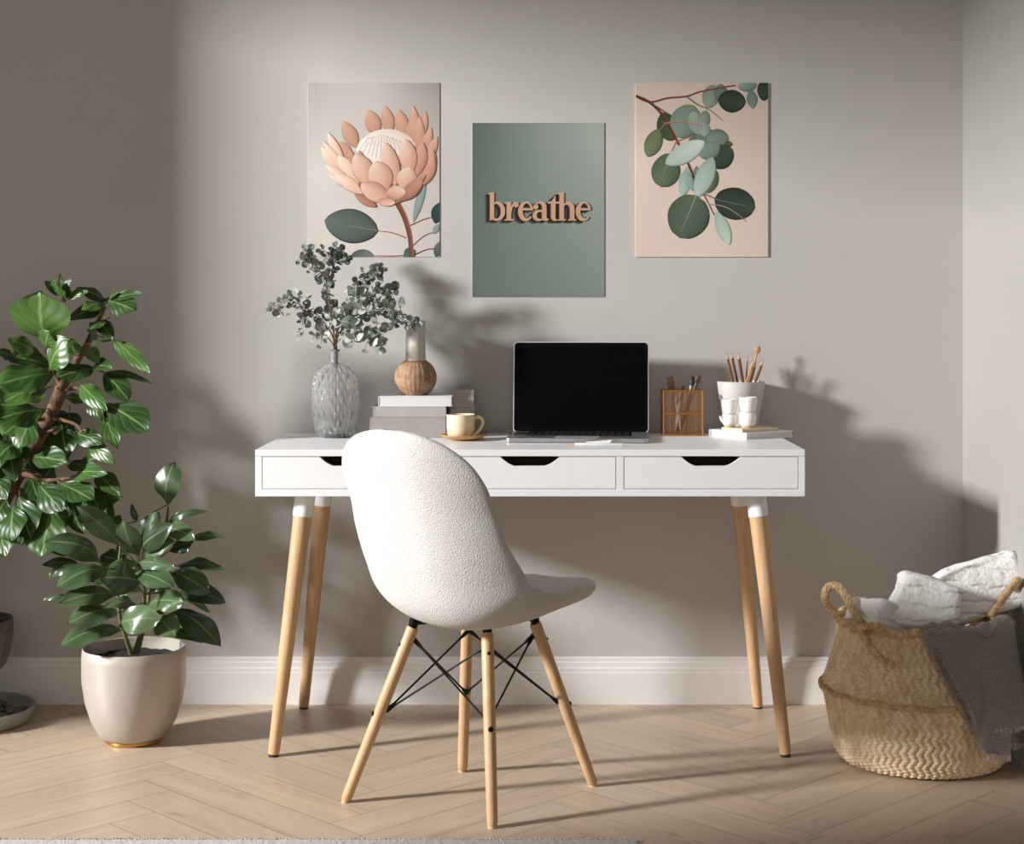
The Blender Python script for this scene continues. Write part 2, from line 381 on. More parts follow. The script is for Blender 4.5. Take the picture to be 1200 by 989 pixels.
for x0, x1 in cells:
    g = .0016; a, b = x0+g, x1-g; z0, z1 = DZ0+.018+g, DZ1-bw-g; cxm = (a+b)/2
    hw, hd = .0735, .0225
    cut = []
    for k in range(9):
        tt = k/8
        cut.append((cxm-hw+.038*tt, z1-hd*(1-(1-tt)**1.6)))
    out = [(a, z1)] + cut + [(2*cxm-x, z) for x, z in cut[::-1]] + [(b, z1), (b, z0), (a, z0)]
    mb = MB(); fr = [mb.v((x, DY0, z)) for x, z in out]; bk = [mb.v((x, DY0+.016, z)) for x, z in out]
    # front as strips, so the cut-out stays clean
    n = len(out); mb.face(fr); mb.face(bk[::-1])
    for i in range(n): mb.face([fr[i], fr[(i+1) % n], bk[(i+1) % n], bk[i]])
    d = mb.build('drawer', 'desk_white', desk, smooth=False)
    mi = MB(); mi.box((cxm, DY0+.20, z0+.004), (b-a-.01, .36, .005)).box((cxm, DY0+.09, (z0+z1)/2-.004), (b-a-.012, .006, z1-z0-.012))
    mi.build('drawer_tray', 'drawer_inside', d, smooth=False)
for bx, by, tx, ty, cz in ((-.655, 4.005, -.584, 4.06, .589), (.615, 4.005, .549, 4.06, .589), (-.650, 4.487, -.584, 4.425, .572), (.612, 4.487, .549, 4.425, .572)):
    B = Vector((bx, by, .006)); T = Vector((tx, ty, DZ0)); f = (cz-B.z)/(T.z-B.z); C = B.lerp(T, f)
    mb = MB(); mb.tube([B, B+(C-B)*.02, C, C+(T-C)*.3], [.0135, .0145, .0235, .0238], 24)
    lg = mb.build('leg', 'leg_wood', desk)
    mb = MB(); mb.tube([C, T], [.0248, .0262], 24); mb.build('collar', 'desk_white', lg)['label'] = 'white metal collar'
    mb = MB(); mb.tube([Vector((B.x, B.y, 0)), Vector((B.x, B.y, .007))], .0128, 20); mb.build('glide', 'graphite', lg)

# ------------------------------------------------------------------ chair
CC = Vector((-.140, 3.675, 0)); fw = Vector((.661, .750, 0)).normalized(); rt = Vector((fw.y, -fw.x, 0))
chair = thing('chair', 'white boucle shell chair on wooden dowel legs pulled out from the desk', 'chair', CC)
prof = cr([(.234, 0, .446), (.205, 0, .453), (.160, 0, .454), (.10, 0, .446), (.03, 0, .432), (-.06, 0, .424), (-.125, 0, .432), (-.175, 0, .466), (-.208, 0, .535), (-.232, 0, .62), (-.254, 0, .71), (-.275, 0, .79), (-.288, 0, .852)], 8)
acc = [0]
for a, b in zip(prof, prof[1:]): acc.append(acc[-1]+(b-a).length)
def prow(u):
    d = u*acc[-1]; i = 0
    while i < len(acc)-2 and acc[i+1] < d: i += 1
    p = prof[i].lerp(prof[i+1], (d-acc[i])/(acc[i+1]-acc[i]))
    a = prof[max(i-3, 0)]; b = prof[min(i+4, len(prof)-1)]; t_ = (b-a).normalized()
    return p, Vector((t_.z, 0, -t_.x))          # normal: up for the seat, forward for the back
def interp(tab, u):
    for (a, x), (b, y) in zip(tab, tab[1:]):
        if u <= b: k = (u-a)/(b-a); k = k*k*(3-2*k); return x+(y-x)*k
    return tab[-1][1]
WT = [(0, .205), (.2, .226), (.42, .244), (.55, .242), (.8, .220), (1, .208)]
CT = [(0, .026), (.1, .040), (.25, .060), (.42, .090), (.55, .085), (.75, .055), (.9, .036), (1, .026)]
TT = [(0, .062), (.15, .058), (.3, .054), (.42, .050), (.6, .040), (1, .034)]
def ends(u): return max(0, (.17-u)/.17), max(0, (u-.83)/.17)
def shell(u, v):
    u = min(1, max(0, u)); s_ = max(-1, min(1, v)); p, n = prow(u); wd = interp(WT, u); e, e2 = ends(u)
    wd *= max(0, 1-e**2.5)**(1/2.5)*max(0, 1-e2**2.3)**(1/2.3)
    q_ = p + n*(interp(CT, u)*abs(s_*wd/interp(WT, u))**2.3)
    return CC + fw*q_.x + rt*(s_*wd+SHIFT) + Vector((0, 0, q_.z))
SHIFT = .020
def shell_side(sg):
    def fn(a, b):
        u = .5-.5*math.cos(PI*(.012+.976*a)); v = -math.cos(PI*b); h = .004
        uu = min(.985, max(.015, u)); vv = min(.97, max(-.97, v))
        du = shell(uu+h, vv)-shell(uu-h, vv); dv = shell(uu, vv+.02)-shell(uu, vv-.02); n = du.cross(dv).normalized()
        e, e2 = ends(u); bd = math.sqrt(max(0, 1-abs(v)**5))*math.sqrt(max(0, 1-e**7))*math.sqrt(max(0, 1-e2**5))
        return shell(u, v)+n*(sg*.5*interp(TT, u)*bd)
    return fn
mb = MB(); mb.grid(shell_side(1), 90, 44).grid(shell_side(-1), 90, 44)
bmesh.ops.remove_doubles(mb.bm, verts=mb.bm.verts, dist=.0004)
so = mb.build('seat_shell', 'boucle', chair, sharp=None)
feet = {'A': P(405, 941, 3.634), 'B': P(577, 971, 3.455), 'C': P(695, 921, 3.757), 'D': P(542, 904, 3.874)}
tops = {'A': P(484, 735, 3.645), 'B': P(571, 742, 3.58), 'C': P(627, 730, 3.70), 'D': P(548, 722, 3.765)}
LEG = {}
for k in 'ABCD':
    B = feet[k].copy(); B.z = .004; T = tops[k]; d = (T-B).normalized()
    mb = MB(); mb.tube([B, B+d*.006, B+d*.03, B.lerp(T, .6), T-d*.004, T], [.0095, .0118, .0122, .0138, .0138, .0122], 20)
    lg = mb.build('leg', 'chair_wood', chair); LEG[k] = (B, T)
    mb = MB(); mb.tube([Vector((B.x, B.y, 0)), Vector((B.x, B.y, .006))], .0098, 16); mb.build('glide', 'unglazed', lg)
    out = (B-CC); out.z = 0; out.normalize(); side = Vector((-out.y, out.x, 0))
    for f, r_ in ((.50, .0062), (.90, .0042)):
        c = B.lerp(T, f)
        MB().tube([c+out*.0105, c+out*.0152, c+out*.017], [r_, r_, r_*.6], 12).build('bolt', 'black_metal', lg)
mb = MB()
for k in 'ABCD':
    B, T = LEG[k]; inn = CC-T; inn.z = 0; inn.normalize()
    mb.tube([T-(T-B).normalized()*.012+inn*.004, T+Vector((0, 0, .003)), T+Vector((0, 0, .018))+inn*.004], [.007, .0105, .012], 12)
    mb.tube([T+Vector((0, 0, .012)), T+inn*.07+Vector((0, 0, .014)), CC+Vector((0, 0, .413))], [.008, .007, .007], 8)
mb.build('bracket', 'black_metal', chair)
for a, b in ('AB', 'BC', 'CD', 'DA'):
    for p, q_ in ((a, b), (b, a)):
        up = LEG[p][0].lerp(LEG[p][1], .92); lo = LEG[q_][0].lerp(LEG[q_][1], .52)
        i1 = (CC-up); i1.z = 0; i1.normalize(); i2 = (CC-lo); i2.z = 0; i2.normalize()
        up = up+i1*.017; lo = lo+i2*.015; d = (lo-up).normalized()
        mb = MB(); mb.tube([up-d*.004, up+d*.014, up+d*.03, lo-d*.022, lo-d*.01, lo+d*.003], [.0058, .0048, .0024, .0024, .0046, .0058], 10)
        mb.build('cross_rod', 'black_metal', chair)

# ------------------------------------------------------------------ laptop
LA = math.radians(-4.0); LO = Vector((.118, 4.425, DZ1)); LR = Rz(LA)
lap = thing('laptop', 'open silver laptop with black screen in the middle of the desk', 'laptop', LO)
def lp(x, y, z): return LO + LR @ Vector((x, y, z))
LW, LD, LT = .372, .232, .0125
def rrect(w_, h_, r, n=5):
    pts = []
    for cx_, cy_, a0 in ((w_/2-r, h_/2-r, 0), (-w_/2+r, h_/2-r, PI/2), (-w_/2+r, -h_/2+r, PI), (w_/2-r, -h_/2+r, 1.5*PI)):
        for k in range(n+1): a = a0+PI/2*k/n; pts.append((cx_+r*math.cos(a), cy_+r*math.sin(a)))
    return pts
def slab(mb, pts, fn, z0, z1, ch=.0015):
    rings = []
    for z, ins in ((z0, ch), (z0+ch, 0), (z1-ch*.5, 0), (z1, ch*.5)):
        rings.append([mb.v(fn(x*(1-ins/.2), y*(1-ins/.15), z)) for x, y in pts])
    for A, B in zip(rings, rings[1:]):
        for k in range(len(pts)): mb.face([A[k], A[(k+1) % len(pts)], B[(k+1) % len(pts)], B[k]])
    mb.face(rings[0][::-1]); mb.face(rings[-1])
mb = MB(); slab(mb, rrect(LW, LD, .012), lambda x, y, z: lp(x, y-LD/2, z), .0015, LT); mb.build('base', 'aluminium', lap, sharp=30)
mb = MB()
for kx in range(14):
    for ky in range(6):
        if ky == 5 and 4 <= kx <= 8: continue
        mb.box(lp(-.126+kx*.0194, -.026-ky*.0225, LT+.0013), (.0164, .0192 if ky else .011, .0022), LR, bevel=.0006, seg=1)
mb.box(lp(-.126+6*.0194, -.026-5*.0225, LT+.0013), (.0164+4*.0194, .0192, .0022), LR, bevel=.0006, seg=1)
kb = mb.build('keyboard', 'key_black', lap, smooth=False)
mb = MB(); slab(mb, rrect(.278, .142, .004), lambda x, y, z: lp(x, y-.081, z), LT, LT+.0004, .0001); mb.build('key_well', 'bezel_black', kb, smooth=False)
mb = MB(); slab(mb, rrect(.115, .062, .005), lambda x, y, z: lp(x, y-.192, z), LT, LT+.0003, .0001); mb.build('trackpad', 'laptop_edge', lap, smooth=False)
tilt = math.radians(7)
def ld(x, y, z): return lp(x, -.004+math.sin(tilt)*y + math.cos(tilt)*z, LT-.003+math.cos(tilt)*y - math.sin(tilt)*z)
LH = .250
mb = MB(); slab(mb, rrect(LW, LH, .011), lambda x, y, z: ld(x, y+LH/2, -z), -.006, 0, .0012); lid = mb.build('lid', 'laptop_edge', lap, sharp=30)
mb = MB(); slab(mb, rrect(LW-.0045, LH-.0045, .010), lambda x, y, z: ld(x, y+LH/2, -z), -.0002, .0006, .0001); mb.build('bezel', 'bezel_black', lid, smooth=False)
mb = MB(); slab(mb, rrect(LW-.02, LH-.03, .003), lambda x, y, z: ld(x, y+LH/2+.002, -z), .0005, .0010, .0001); mb.build('screen', 'screen_black', lid, smooth=False)
mb = MB(); mb.tube([lp(-.13, -.003, LT-.001), lp(.13, -.003, LT-.001)], .0045, 12); mb.build('hinge', 'bezel_black', lap)
# paper slip and pencil in front of the laptop
def sheet(mb, A, B, C, D, curl, th=.0004):
    A, B, C, D = map(Vector, (A, B, C, D))
    def top(u, v): p = A.lerp(B, u).lerp(D.lerp(C, u), v); return p+Vector((0, 0, curl(u, v)))
    mb.grid(lambda u, v: top(u, v)+Vector((0, 0, th)), 10, 6); mb.grid(lambda u, v: top(u, 1-v), 10, 6)
mb = MB(); sheet(mb, (.112, 4.148, DZ1), (.178, 4.128, DZ1), (.192, 4.162, DZ1), (.126, 4.178, DZ1), lambda u, v: .0006+.010*v*v*(.4+.6*u))
tag(mb.build('paper_slip', 'white_linen', origin=(.15, 4.15, DZ1)), 'small curled slip of white paper in front of the laptop', 'paper')
pen = thing('pencil', 'white pencil with sharpened wood tip lying in front of the laptop', 'pencil', (.13, 4.115, DZ1))
a, b = Vector((.095, 4.119, DZ1+.0037)), Vector((.215, 4.109, DZ1+.0037)); d = (b-a).normalized()
MB().tube([a, b, b+d*.003], [.0036, .0036, .002], 8).build('barrel', 'white_plastic', pen)
MB().tube([a, a-d*.014, a-d*.015], [.0036, .0009, .0009], 8).build('wood_tip', 'pale_pencil', pen)
MB().tube([a-d*.014, a-d*.018], [.0009, .0002], 6).build('lead', 'graphite', pen)

# ------------------------------------------------------------------ cup and saucer
SC = Vector((-.197, 4.29, DZ1))
mb = MB(); mb.lathe([(0, .0), (.030, .0), (.034, .003), (.052, .007), (.0605, .0125), (.0615, .0145), (.060, .0155), (.050, .0115), (.034, .0075), (0, .0065)], SC, 48)
tag(mb.build('saucer', 'saucer_wood', origin=SC), 'round tan wooden saucer under the cream cup', 'saucer')
CB = SC+Vector((-.007, 0, .0072))
cup = thing('cup', 'cream glazed coffee cup with a looped handle on the wooden saucer', 'cup', CB)
mb = MB(); mb.lathe([(0, 0), (.029, 0), (.033, .003), (.0365, .012), (.0378, .03), (.0378, .052), (.0382, .0605), (.0372, .0615), (.036, .060), (.0355, .03), (.033, .009), (0, .006)], CB, 48)
mb.build('bowl', 'cream_glaze', cup)
hp = cr([(.034, 0, .050), (.046, -.002, .0545), (.056, -.004, .049), (.0585, -.006, .038), (.052, -.010, .024), (.042, -.014, .013), (.032, -.018, .006)], 6)
MB().tube([CB+p for p in hp], [.0045]*8+[.004]*(len(hp)-8), 10).build('handle', 'cream_glaze', cup)
MB().lathe([(0, .049), (.0352, .049)], CB, 32).build('coffee', 'coffee', cup)

# ------------------------------------------------------------------ books
def book(label, x0, x1, y0, y1, z0, z1, cm, ang=0, group='books stacked on the desk', hard=.003, cat='book'):
    c = Vector(((x0+x1)/2, (y0+y1)/2, z0)); R = Rz(ang); bk = thing('book', label, cat, c, group)
    w_, d_, h = x1-x0, y1-y0, z1-z0
    def at(x, y, z): return c+R@Vector((x, y, z))
    mb = MB()
    mb.box(at(0, 0, hard/2), (w_, d_, hard), R, bevel=.0008).box(at(0, 0, h-hard/2), (w_, d_, hard), R, bevel=.0008)
    # rounded spine on the front face
    mb.box(at(0, -d_/2+hard/2, h/2), (w_, hard, h-hard*2+.0006), R)
    mb.build('cover', cm, bk, smooth=False)
    MB().box(at(0, hard/2, h/2), (w_-.008, d_-hard*2-.004, h-2*hard-.0002), R).build('pages', 'page_block', bk, smooth=False)
    return bk
book('thick grey linen book at the bottom of the desk stack', -.455, -.249, 4.362, 4.515, DZ1, .8165, 'linen_grey_dark', .01, hard=.004)
book('grey linen book in the middle of the desk stack', -.446, -.247, 4.364, 4.51, .8168, .8455, 'linen_grey', -.01, hard=.003)
top_bk = thing('book', 'white paperback on top of the stack under the wicker vase', 'book', (-.332, 4.435, .8458), 'books stacked on the desk')
mb = MB(); R = Rz(.015); c0 = Vector((-.332, 4.435, .8458))
mb.box(c0+Vector((0, 0, .0012)), (.198, .14, .0024), R).box(c0+Vector((0, 0, .0262)), (.198, .14, .0024), R).box(c0+R@Vector((-.0985, 0, .0137)), (.0022, .14, .0226), R)
mb.build('cover', 'book_white', top_bk, smooth=False)
MB().box(c0+Vector((.001, -.0005, .0137)), (.193, .137, .0226), R).build('pages', 'page_block', top_bk, smooth=False)
for i, (z0, z1, lab) in enumerate(((DZ1, .796, 'pale grey book at the bottom of the pile behind the cup'), (.7963, .838, 'pale grey book midway up the pile behind the cup'), (.8383, .886, 'pale grey book topmost of the pile behind the cup'))):
    book(lab, -.244+.003*i, -.172-.002*i, 4.445, 4.522, z0, z1, 'linen_pale', 0, 'pale books piled behind the cup', .003)

# ------------------------------------------------------------------ wicker vase
WC = Vector((-.335, 4.432, .8733)); wv_ = thing('vase', 'round wicker vase with a tall pale ceramic neck on the books', 'vase', WC)
pr = []; NR = 60
for i in range(NR+1):
    t_ = i/NR; a = -PI/2+.52+t_*(PI-.52-.50); pr.append((.0572*math.cos(a), .0490+.0545*math.sin(a)))
pr = [(0, pr[0][1])]+pr
z_b = pr[0][1]; pr = [(r, z-z_b) for r, z in pr]
def wick(a, z, j):
    if j == 0: return 0
    rib = abs(math.sin(a*13)); row = math.sin(j*PI*.5+(PI if math.sin(a*13) > 0 else 0))
    return .0016*rib*(.55+.45*row)
mb = MB(); mb.lathe(pr, WC, 26*8, wick); mb.build('wicker_body', 'wicker', wv_, sharp=None)
nz0 = pr[-1][1]; nzt = 1.0775-WC.z
mb = MB(); mb.lathe([(.0285, nz0-.012), (.0285, nz0+.004), (.0272, nz0+.02), (.0268, nz0+.07), (.0276, nzt-.006), (.0284, nzt-.001), (.0276, nzt), (.0258, nzt-.003), (.025, nz0+.05), (.0262, nz0-.012)], WC, 40)
mb.build('neck', 'neck_glaze', wv_)

# ------------------------------------------------------------------ glass vase
GC = Vector((-.5495, 4.385, DZ1)); gv = thing('vase', 'clear quilted glass bottle vase holding eucalyptus on the desk', 'vase', GC)
out = cr([(.040, 0, 0), (.049, 0, .010), (.0575, 0, .04), (.0615, 0, .085), (.060, 0, .135), (.052, 0, .172), (.035, 0, .192), (.0165, 0, .199)], 10)
prf = [(0, 0)]+[(p.x, p.z) for p in out]
neck_o = [(.0128, .203), (.0122, .212), (.0122, .232), (.0134, .238)]
inner = [(.0120, .238), (.0100, .231), (.0100, .204), (.024, .191), (.045, .172), (.054, .135), (.0555, .085), (.052, .04), (.043, .014), (0, .010)]
def quilt(a, z, j):
    if j == 0 or j >= len(prf): return 0
    e = min(1, z/.02)*min(1, max(0, (.199-z)/.02)); k = 11
    h = abs(math.sin(k*a+z*76))*abs(math.sin(k*a-z*76))
    return .0060*e*(h**.8-.4)
mb = MB(); mb.lathe(prf+neck_o+inner, GC, 312, quilt); mb.build('glass_body', 'cut_glass', gv, sharp=None)
mb = MB(); mb.lathe([(0, .0112), (.0425, .0148), (.0508, .04), (.0518, .06), (.0515, .062), (0, .062)], GC, 48)
mb.build('water', 'water', gv)

# eucalyptus branches standing in the glass vase
def on(px, py, Y): return P(px, py, Y)
mouth = GC+Vector((0, 0, .236))
def euc(label, pts, sub, size, tone, rnd_seed, dense=1.0):
    r_ = random.Random(rnd_seed); root = thing('eucalyptus_branch', label, 'branch', GC+Vector((0, 0, .238)), 'eucalyptus branches in the glass vase')
    off = Vector((r_.uniform(-.0045, .0045), r_.uniform(-.0045, .0045), 0))
    path = [GC+off*2+Vector((-off.x*4, -off.y*4, .03)), GC+off+Vector((0, 0, .19)), mouth+off]+[on(*p) for p in pts]
    cv = cr(path, 8); n = len(cv); st = MB(); fo = MB()
    st.tube(cv, [.0024-.0016*(i/n) for i in range(n)], 7)
    lines = [cv[26:] if len(pts) > 1 else cv[20:]]
    for (i0, px, py, Y) in sub:
        a = cv[min(n-1, 16+8*i0)]; b = on(px, py, Y); m_ = a.lerp(b, .5)+Vector((0, 0, .008)); c = cr([a, m_, b], 8)
        st.tube(c, [.0013-.0007*k/len(c) for k in range(len(c))], 6); lines.append(c[4:])
    for ln in lines:
        Lt = sum((ln[k+1]-ln[k]).length for k in range(len(ln)-1)); cnt = max(3, int(Lt/.0056*dense))
        for k in range(cnt):
            f = k/max(1, cnt-1); x = f*(len(ln)-1); i = min(int(x), len(ln)-2); p = ln[i].lerp(ln[i+1], x-i)
            d = (ln[i+1]-ln[i]).normalized()
            for s_ in range(2 if f < .97 else 1):
                a = r_.uniform(0, 2*PI); u = d.orthogonal().normalized(); v = d.cross(u)
                o = (u*math.cos(a)+v*math.sin(a)+d*r_.uniform(.1, .7)).normalized()
                sz = size*1.12*r_.uniform(.65, 1.2)*(1-.35*f)
                nr = Vector((r_.uniform(-.6, .6), -1+r_.uniform(-.2, .7), r_.uniform(-.3, .9)))
                q0 = p+o*.004; tc_ = min(1, max(0, tone+r_.uniform(-.36, .4)))
                leaf(fo, q0, q0+o*sz, sz*r_.uniform(.75, .98), nr, r_.uniform(-.1, .2), r_.uniform(.0, .35), 0, 1, (tc_, tc_, tc_, 1), 6, 4)
    st.build('stem', 'twig', root); fo.build('foliage', 'eucalyptus_leaf', root, sharp=None, normals=False)
Y0 = 4.385
euc('upright eucalyptus branch with dark leaves at the top left of the vase', [(390, 385, 4.385), (384, 345, 4.38), (374, 315, 4.375), (358, 295, 4.37)], [(3, 349, 304, 4.36), (4, 368, 296, 4.4), (4, 364, 318, 4.36)], .021, .30, 1, .8)
euc('tallest eucalyptus branch straight above the vase', [(391, 385, 4.4), (386, 340, 4.41), (391, 310, 4.42), (399, 294, 4.42)], [(3, 376, 291, 4.42), (3, 411, 302, 4.40), (4, 405, 306, 4.43), (4, 388, 296, 4.44)], .019, .22, 2)
euc('eucalyptus branch arching furthest left over the desk', [(389, 392, 4.37), (375, 372, 4.35), (358, 361, 4.33), (338, 352, 4.31), (318, 362, 4.30)], [(4, 345, 347, 4.33), (4, 362, 350, 4.32), (5, 333, 370, 4.3), (3, 352, 395, 4.33)], .021, .34, 3, .8)
euc('eucalyptus branch leaning to the upper right with dark tip', [(395, 388, 4.38), (410, 355, 4.37), (428, 330, 4.36), (445, 315, 4.35)], [(3, 425, 318, 4.36), (4, 452, 318, 4.34), (3, 418, 332, 4.34), (4, 438, 330, 4.34)], .021, .32, 4)
euc('eucalyptus branch reaching right towards the wicker vase', [(396, 392, 4.37), (420, 372, 4.35), (450, 362, 4.34), (472, 374, 4.33), (488, 383, 4.33)], [(4, 465, 352, 4.33), (4, 462, 385, 4.34), (5, 480, 378, 4.32), (3, 440, 350, 4.33)], .021, .42, 5, .9)
euc('bushy grey green eucalyptus branch in the centre of the bunch', [(396, 395, 4.36), (408, 372, 4.34), (418, 350, 4.32)], [(2, 398, 360, 4.32), (3, 430, 365, 4.31), (3, 408, 338, 4.32), (2, 385, 375, 4.33), (3, 425, 345, 4.31)], .025, .62, 6, .8)
euc('broad leaved eucalyptus branch drooping right above the chair', [(398, 398, 4.35), (418, 388, 4.32), (436, 395, 4.30), (448, 404, 4.3)], [(2, 415, 402, 4.3), (3, 445, 378, 4.31), (3, 450, 392, 4.3), (2, 420, 375, 4.31), (3, 428, 408, 4.30)], .032, .60, 7, .65)
euc('short pale eucalyptus branch low on the left of the vase', [(388, 400, 4.36), (378, 390, 4.34), (368, 384, 4.33)], [(2, 366, 398, 4.33), (2, 376, 405, 4.33), (2, 385, 388, 4.32)], .020, .72, 8, .6)
euc('leafy eucalyptus branch rising to the right behind the bunch', [(395, 390, 4.40), (412, 360, 4.41), (436, 345, 4.41), (455, 340, 4.41)], [(3, 446, 334, 4.4), (3, 430, 352, 4.4), (4, 462, 350, 4.4), (3, 418, 340, 4.42)], .024, .48, 9, .8)

# ------------------------------------------------------------------ amber tool holder
HX0, HX1, HY0, HY1, HZ0, HZ1 = .346, .4525, 4.425, 4.510, DZ1, .884
hold = thing('tool_holder', 'amber glass box with brass edges holding tools, beside the laptop', 'holder', ((HX0+HX1)/2, (HY0+HY1)/2, HZ0))
mb = MB(); r_ = .0026
for x in (HX0, HX1):
    for y in (HY0, HY1): mb.tube([(x, y, HZ0), (x, y, HZ1)], r_, 8)
for z in (HZ0+r_, (HZ0+HZ1)/2, HZ1):
    mb.tube([(HX0, HY0, z), (HX1, HY0, z), (HX1, HY1, z), (HX0, HY1, z)], r_, 8, closed=True)
for x in (HX0+.018, HX1-.018): mb.tube([(x, HY0, HZ0), (x, HY0, HZ1)], .0009, 6)
mb.build('frame', 'brass', hold)
MB().box(((HX0+HX1)/2, (HY0+HY1)/2, HZ0+.003), (HX1-HX0-.002, HY1-HY0-.002, .004)).build('base', 'brass', hold, smooth=False)
for c_, s_ in ((((HX0+HX1)/2, HY0, (HZ0+HZ1)/2), (HX1-HX0-.004, .0018, HZ1-HZ0-.006)), (((HX0+HX1)/2, HY1, (HZ0+HZ1)/2), (HX1-HX0-.004, .0018, HZ1-HZ0-.006)),
               ((HX0, (HY0+HY1)/2, (HZ0+HZ1)/2), (.0018, HY1-HY0-.004, HZ1-HZ0-.006)), ((HX1, (HY0+HY1)/2, (HZ0+HZ1)/2), (.0018, HY1-HY0-.004, HZ1-HZ0-.006))):
    MB().box(c_, s_).build('pane', 'amber_glass', hold, smooth=False)
HG = 'tools in the amber holder'
def stick(name, label, cat, a, b, rad, m, group, head=None):
    a, b = Vector(a), Vector(b); t_ = thing(name, label, cat, a, group); d = (b-a)
    MB().tube([a, a+d*.3, a+d*.7, b], rad if hasattr(rad, '__len__') else [rad]*4, 10).build('handle', m, t_)
    if head: head(t_, a, b, d.normalized())
    return t_
def flat_head(m, w_, h, th):
    def f(t_, a, b, d):
        sd_ = d.cross(Vector((0, 1, 0))).normalized(); R = Matrix((sd_, Vector((0, 1, 0)), d)).transposed()
        MB().box(b+d*h/2, (w_, th, h), R, bevel=th*.3).build('blade', m, t_, smooth=False)
    return f
def spoon_head(m, rx, rz):
    def f(t_, a, b, d):
        mb = MB(); sd_ = d.cross(Vector((0, 1, 0))).normalized(); c = b+d*rz*.8
        mb.grid(lambda u, v: c+sd_*(rx*math.sin(PI*u)*math.cos(2*PI*v))+d*(rz*-math.cos(PI*u))+Vector((0, .35*rx*math.sin(PI*u)*math.sin(2*PI*v), 0)), 12, 16)
        mb.build('bowl', m, t_)
    return f
def bristle_head(t_, a, b, d):
    MB().tube([b-d*.002, b+d*.010], [.005, .0065], 10).build('ferrule', 'steel', t_)
    MB().tube([b+d*.011, b+d*.02, b+d*.03, b+d*.037], [.0062, .0080, .0068, .0015], 10).build('bristles', 'graphite', t_)
zb = HZ0+.0075
stick('spatula', 'flat wooden spatula leaning left in the amber holder', 'spatula', (.395, 4.47, zb), P(787.5, 455, 4.455), .0042, 'dark_wood', HG, flat_head('dark_wood', .019, .034, .004))
stick('spoon', 'dark wooden spoon leaning right in the amber holder', 'spoon', (.392, 4.48, zb), P(816.5, 449, 4.46), .0042, 'dark_wood', HG, spoon_head('dark_wood', .0075, .0135))
stick('paintbrush', 'dark bristled paintbrush standing in the amber holder', 'brush', (.405, 4.455, zb), P(809.5, 456, 4.465), .0045, 'dark_wood', HG, bristle_head)
stick('pencil', 'short brown pencil in the middle of the amber holder', 'pencil', (.388, 4.49, zb), P(801, 452, 4.48), [.0034, .0034, .0034, .003], 'pencil_wood', HG)
sc = thing('scissors', 'steel scissors standing blades down in the amber holder', 'scissors', (.385, 4.452, zb), HG)
for s_ in (-1, 1):
    mb = MB(); pv = Vector((.386, 4.452+.0022*s_, zb+.058)); lo_ = Vector((.386+.008*s_, 4.452+.0022*s_, zb)); hi = Vector((.386-.006*s_, 4.452+.0022*s_, zb+.085))
    mb.tube([lo_, lo_.lerp(pv, .5), pv, hi], [.0015, .0052, .006, .004], 8); mb.build('blade', 'steel', sc)
    mb = MB(); c = hi+Vector((-.006*s_, 0, .014)); mb.tube([c+Vector((.0085*math.cos(t_*PI/8), 0, .0135*math.sin(t_*PI/8))) for t_ in range(16)], .0022, 8, closed=True); mb.build('finger_loop', 'steel', sc)

# ------------------------------------------------------------------ books, cups and pencil pot on the right
N0 = Vector((.557, 4.302, 0)); eL = Vector((-.52, .854, 0)).normalized(); eR = Vector((.854, .52, 0)).normalized()
angR = math.atan2(eR.y, eR.x)
def lr(l_, r_, z): return N0+eL*l_+eR*r_+Vector((0, 0, z))
def flatbook(label, l0, l1, r0, r1, z0, z1, cm, pm):
    c = lr((l0+l1)/2, (r0+r1)/2, z0); b = thing('book', label, 'book', c, 'books under the pencil pot'); R = Rz(angR); h = z1-z0
    mb = MB(); sz = (r1-r0, l1-l0)
    mb.box(c+Vector((0, 0, .0015)), (*sz, .003), R, bevel=.001).box(c+Vector((0, 0, h-.0015)), (*sz, .003), R, bevel=.001)
    mb.box(c+R@Vector((-sz[0]/2+.0015, 0, h/2)), (.003, sz[1], h-.005), R); mb.build('cover', cm, b, smooth=False)
    MB().box(c+R@Vector((.0005, 0, h/2)), (sz[0]-.006, sz[1]-.005, h-.0061), R).build('pages', pm, b, smooth=False)
flatbook('white hardback book at the bottom under the pencil pot', 0, .165, 0, .160, DZ1, .779, 'white_book', 'page_block')
flatbook('thin cream notebook under the two stacks of white cups', .012, .10, -.006, .122, .7793, .7885, 'cream_paper', 'page_block')
def tumbler(label, c, h, r0, r1, belly=0):
    t_ = thing('cup', label, 'cup', c, 'white ceramic cups by the pencil pot')
    mb = MB(); mb.lathe([(0, .0045), (r0*.8, .0045), (r0, .006), (r0+(r1-r0)*.3+belly, h*.35), (r1+belly*.6, h*.7), (r1, h-.001), (r1-.0008, h), (r1-.0022, h-.001), (r1-.003+belly*.5, h*.6), (r0-.002, .010), (0, .009)], c, 36)
    mb.build('bowl', 'white_ceramic', t_); MB().lathe([(0, 0), (r0*.84, 0), (r0*.9, .001), (r0*.93, .005), (0, .005)], c, 36).build('foot', 'unglazed', t_)
    return t_
cA = lr(.085, .010, .7888); cB = lr(.045, .040, .7888)
t_ = tumbler('lower cup of the left stack of white cups', cA, .036, .0165, .0195, .0035)
MB().tube([cA+Vector((-.019, -.004, .018)), cA+Vector((-.024, -.006, .024)), cA+Vector((-.0275, -.007, .030))], [.006, .0045, .0025], 10).build('spout', 'white_ceramic', t_)
tumbler('upper cup of the left stack of white cups', cA+Vector((0, 0, .0315)), .044, .0165, .0205, .001)
tumbler('lower cup of the right stack of white cups', cB, .042, .0185, .0215, .0035)
tumbler('upper cup of the right stack of white cups', cB+Vector((.001, 0, .0375)), .045, .0195, .0245, .0005)
PC = Vector((.5635, 4.474, .7792)); pot = MB(); PH = .909-.7792
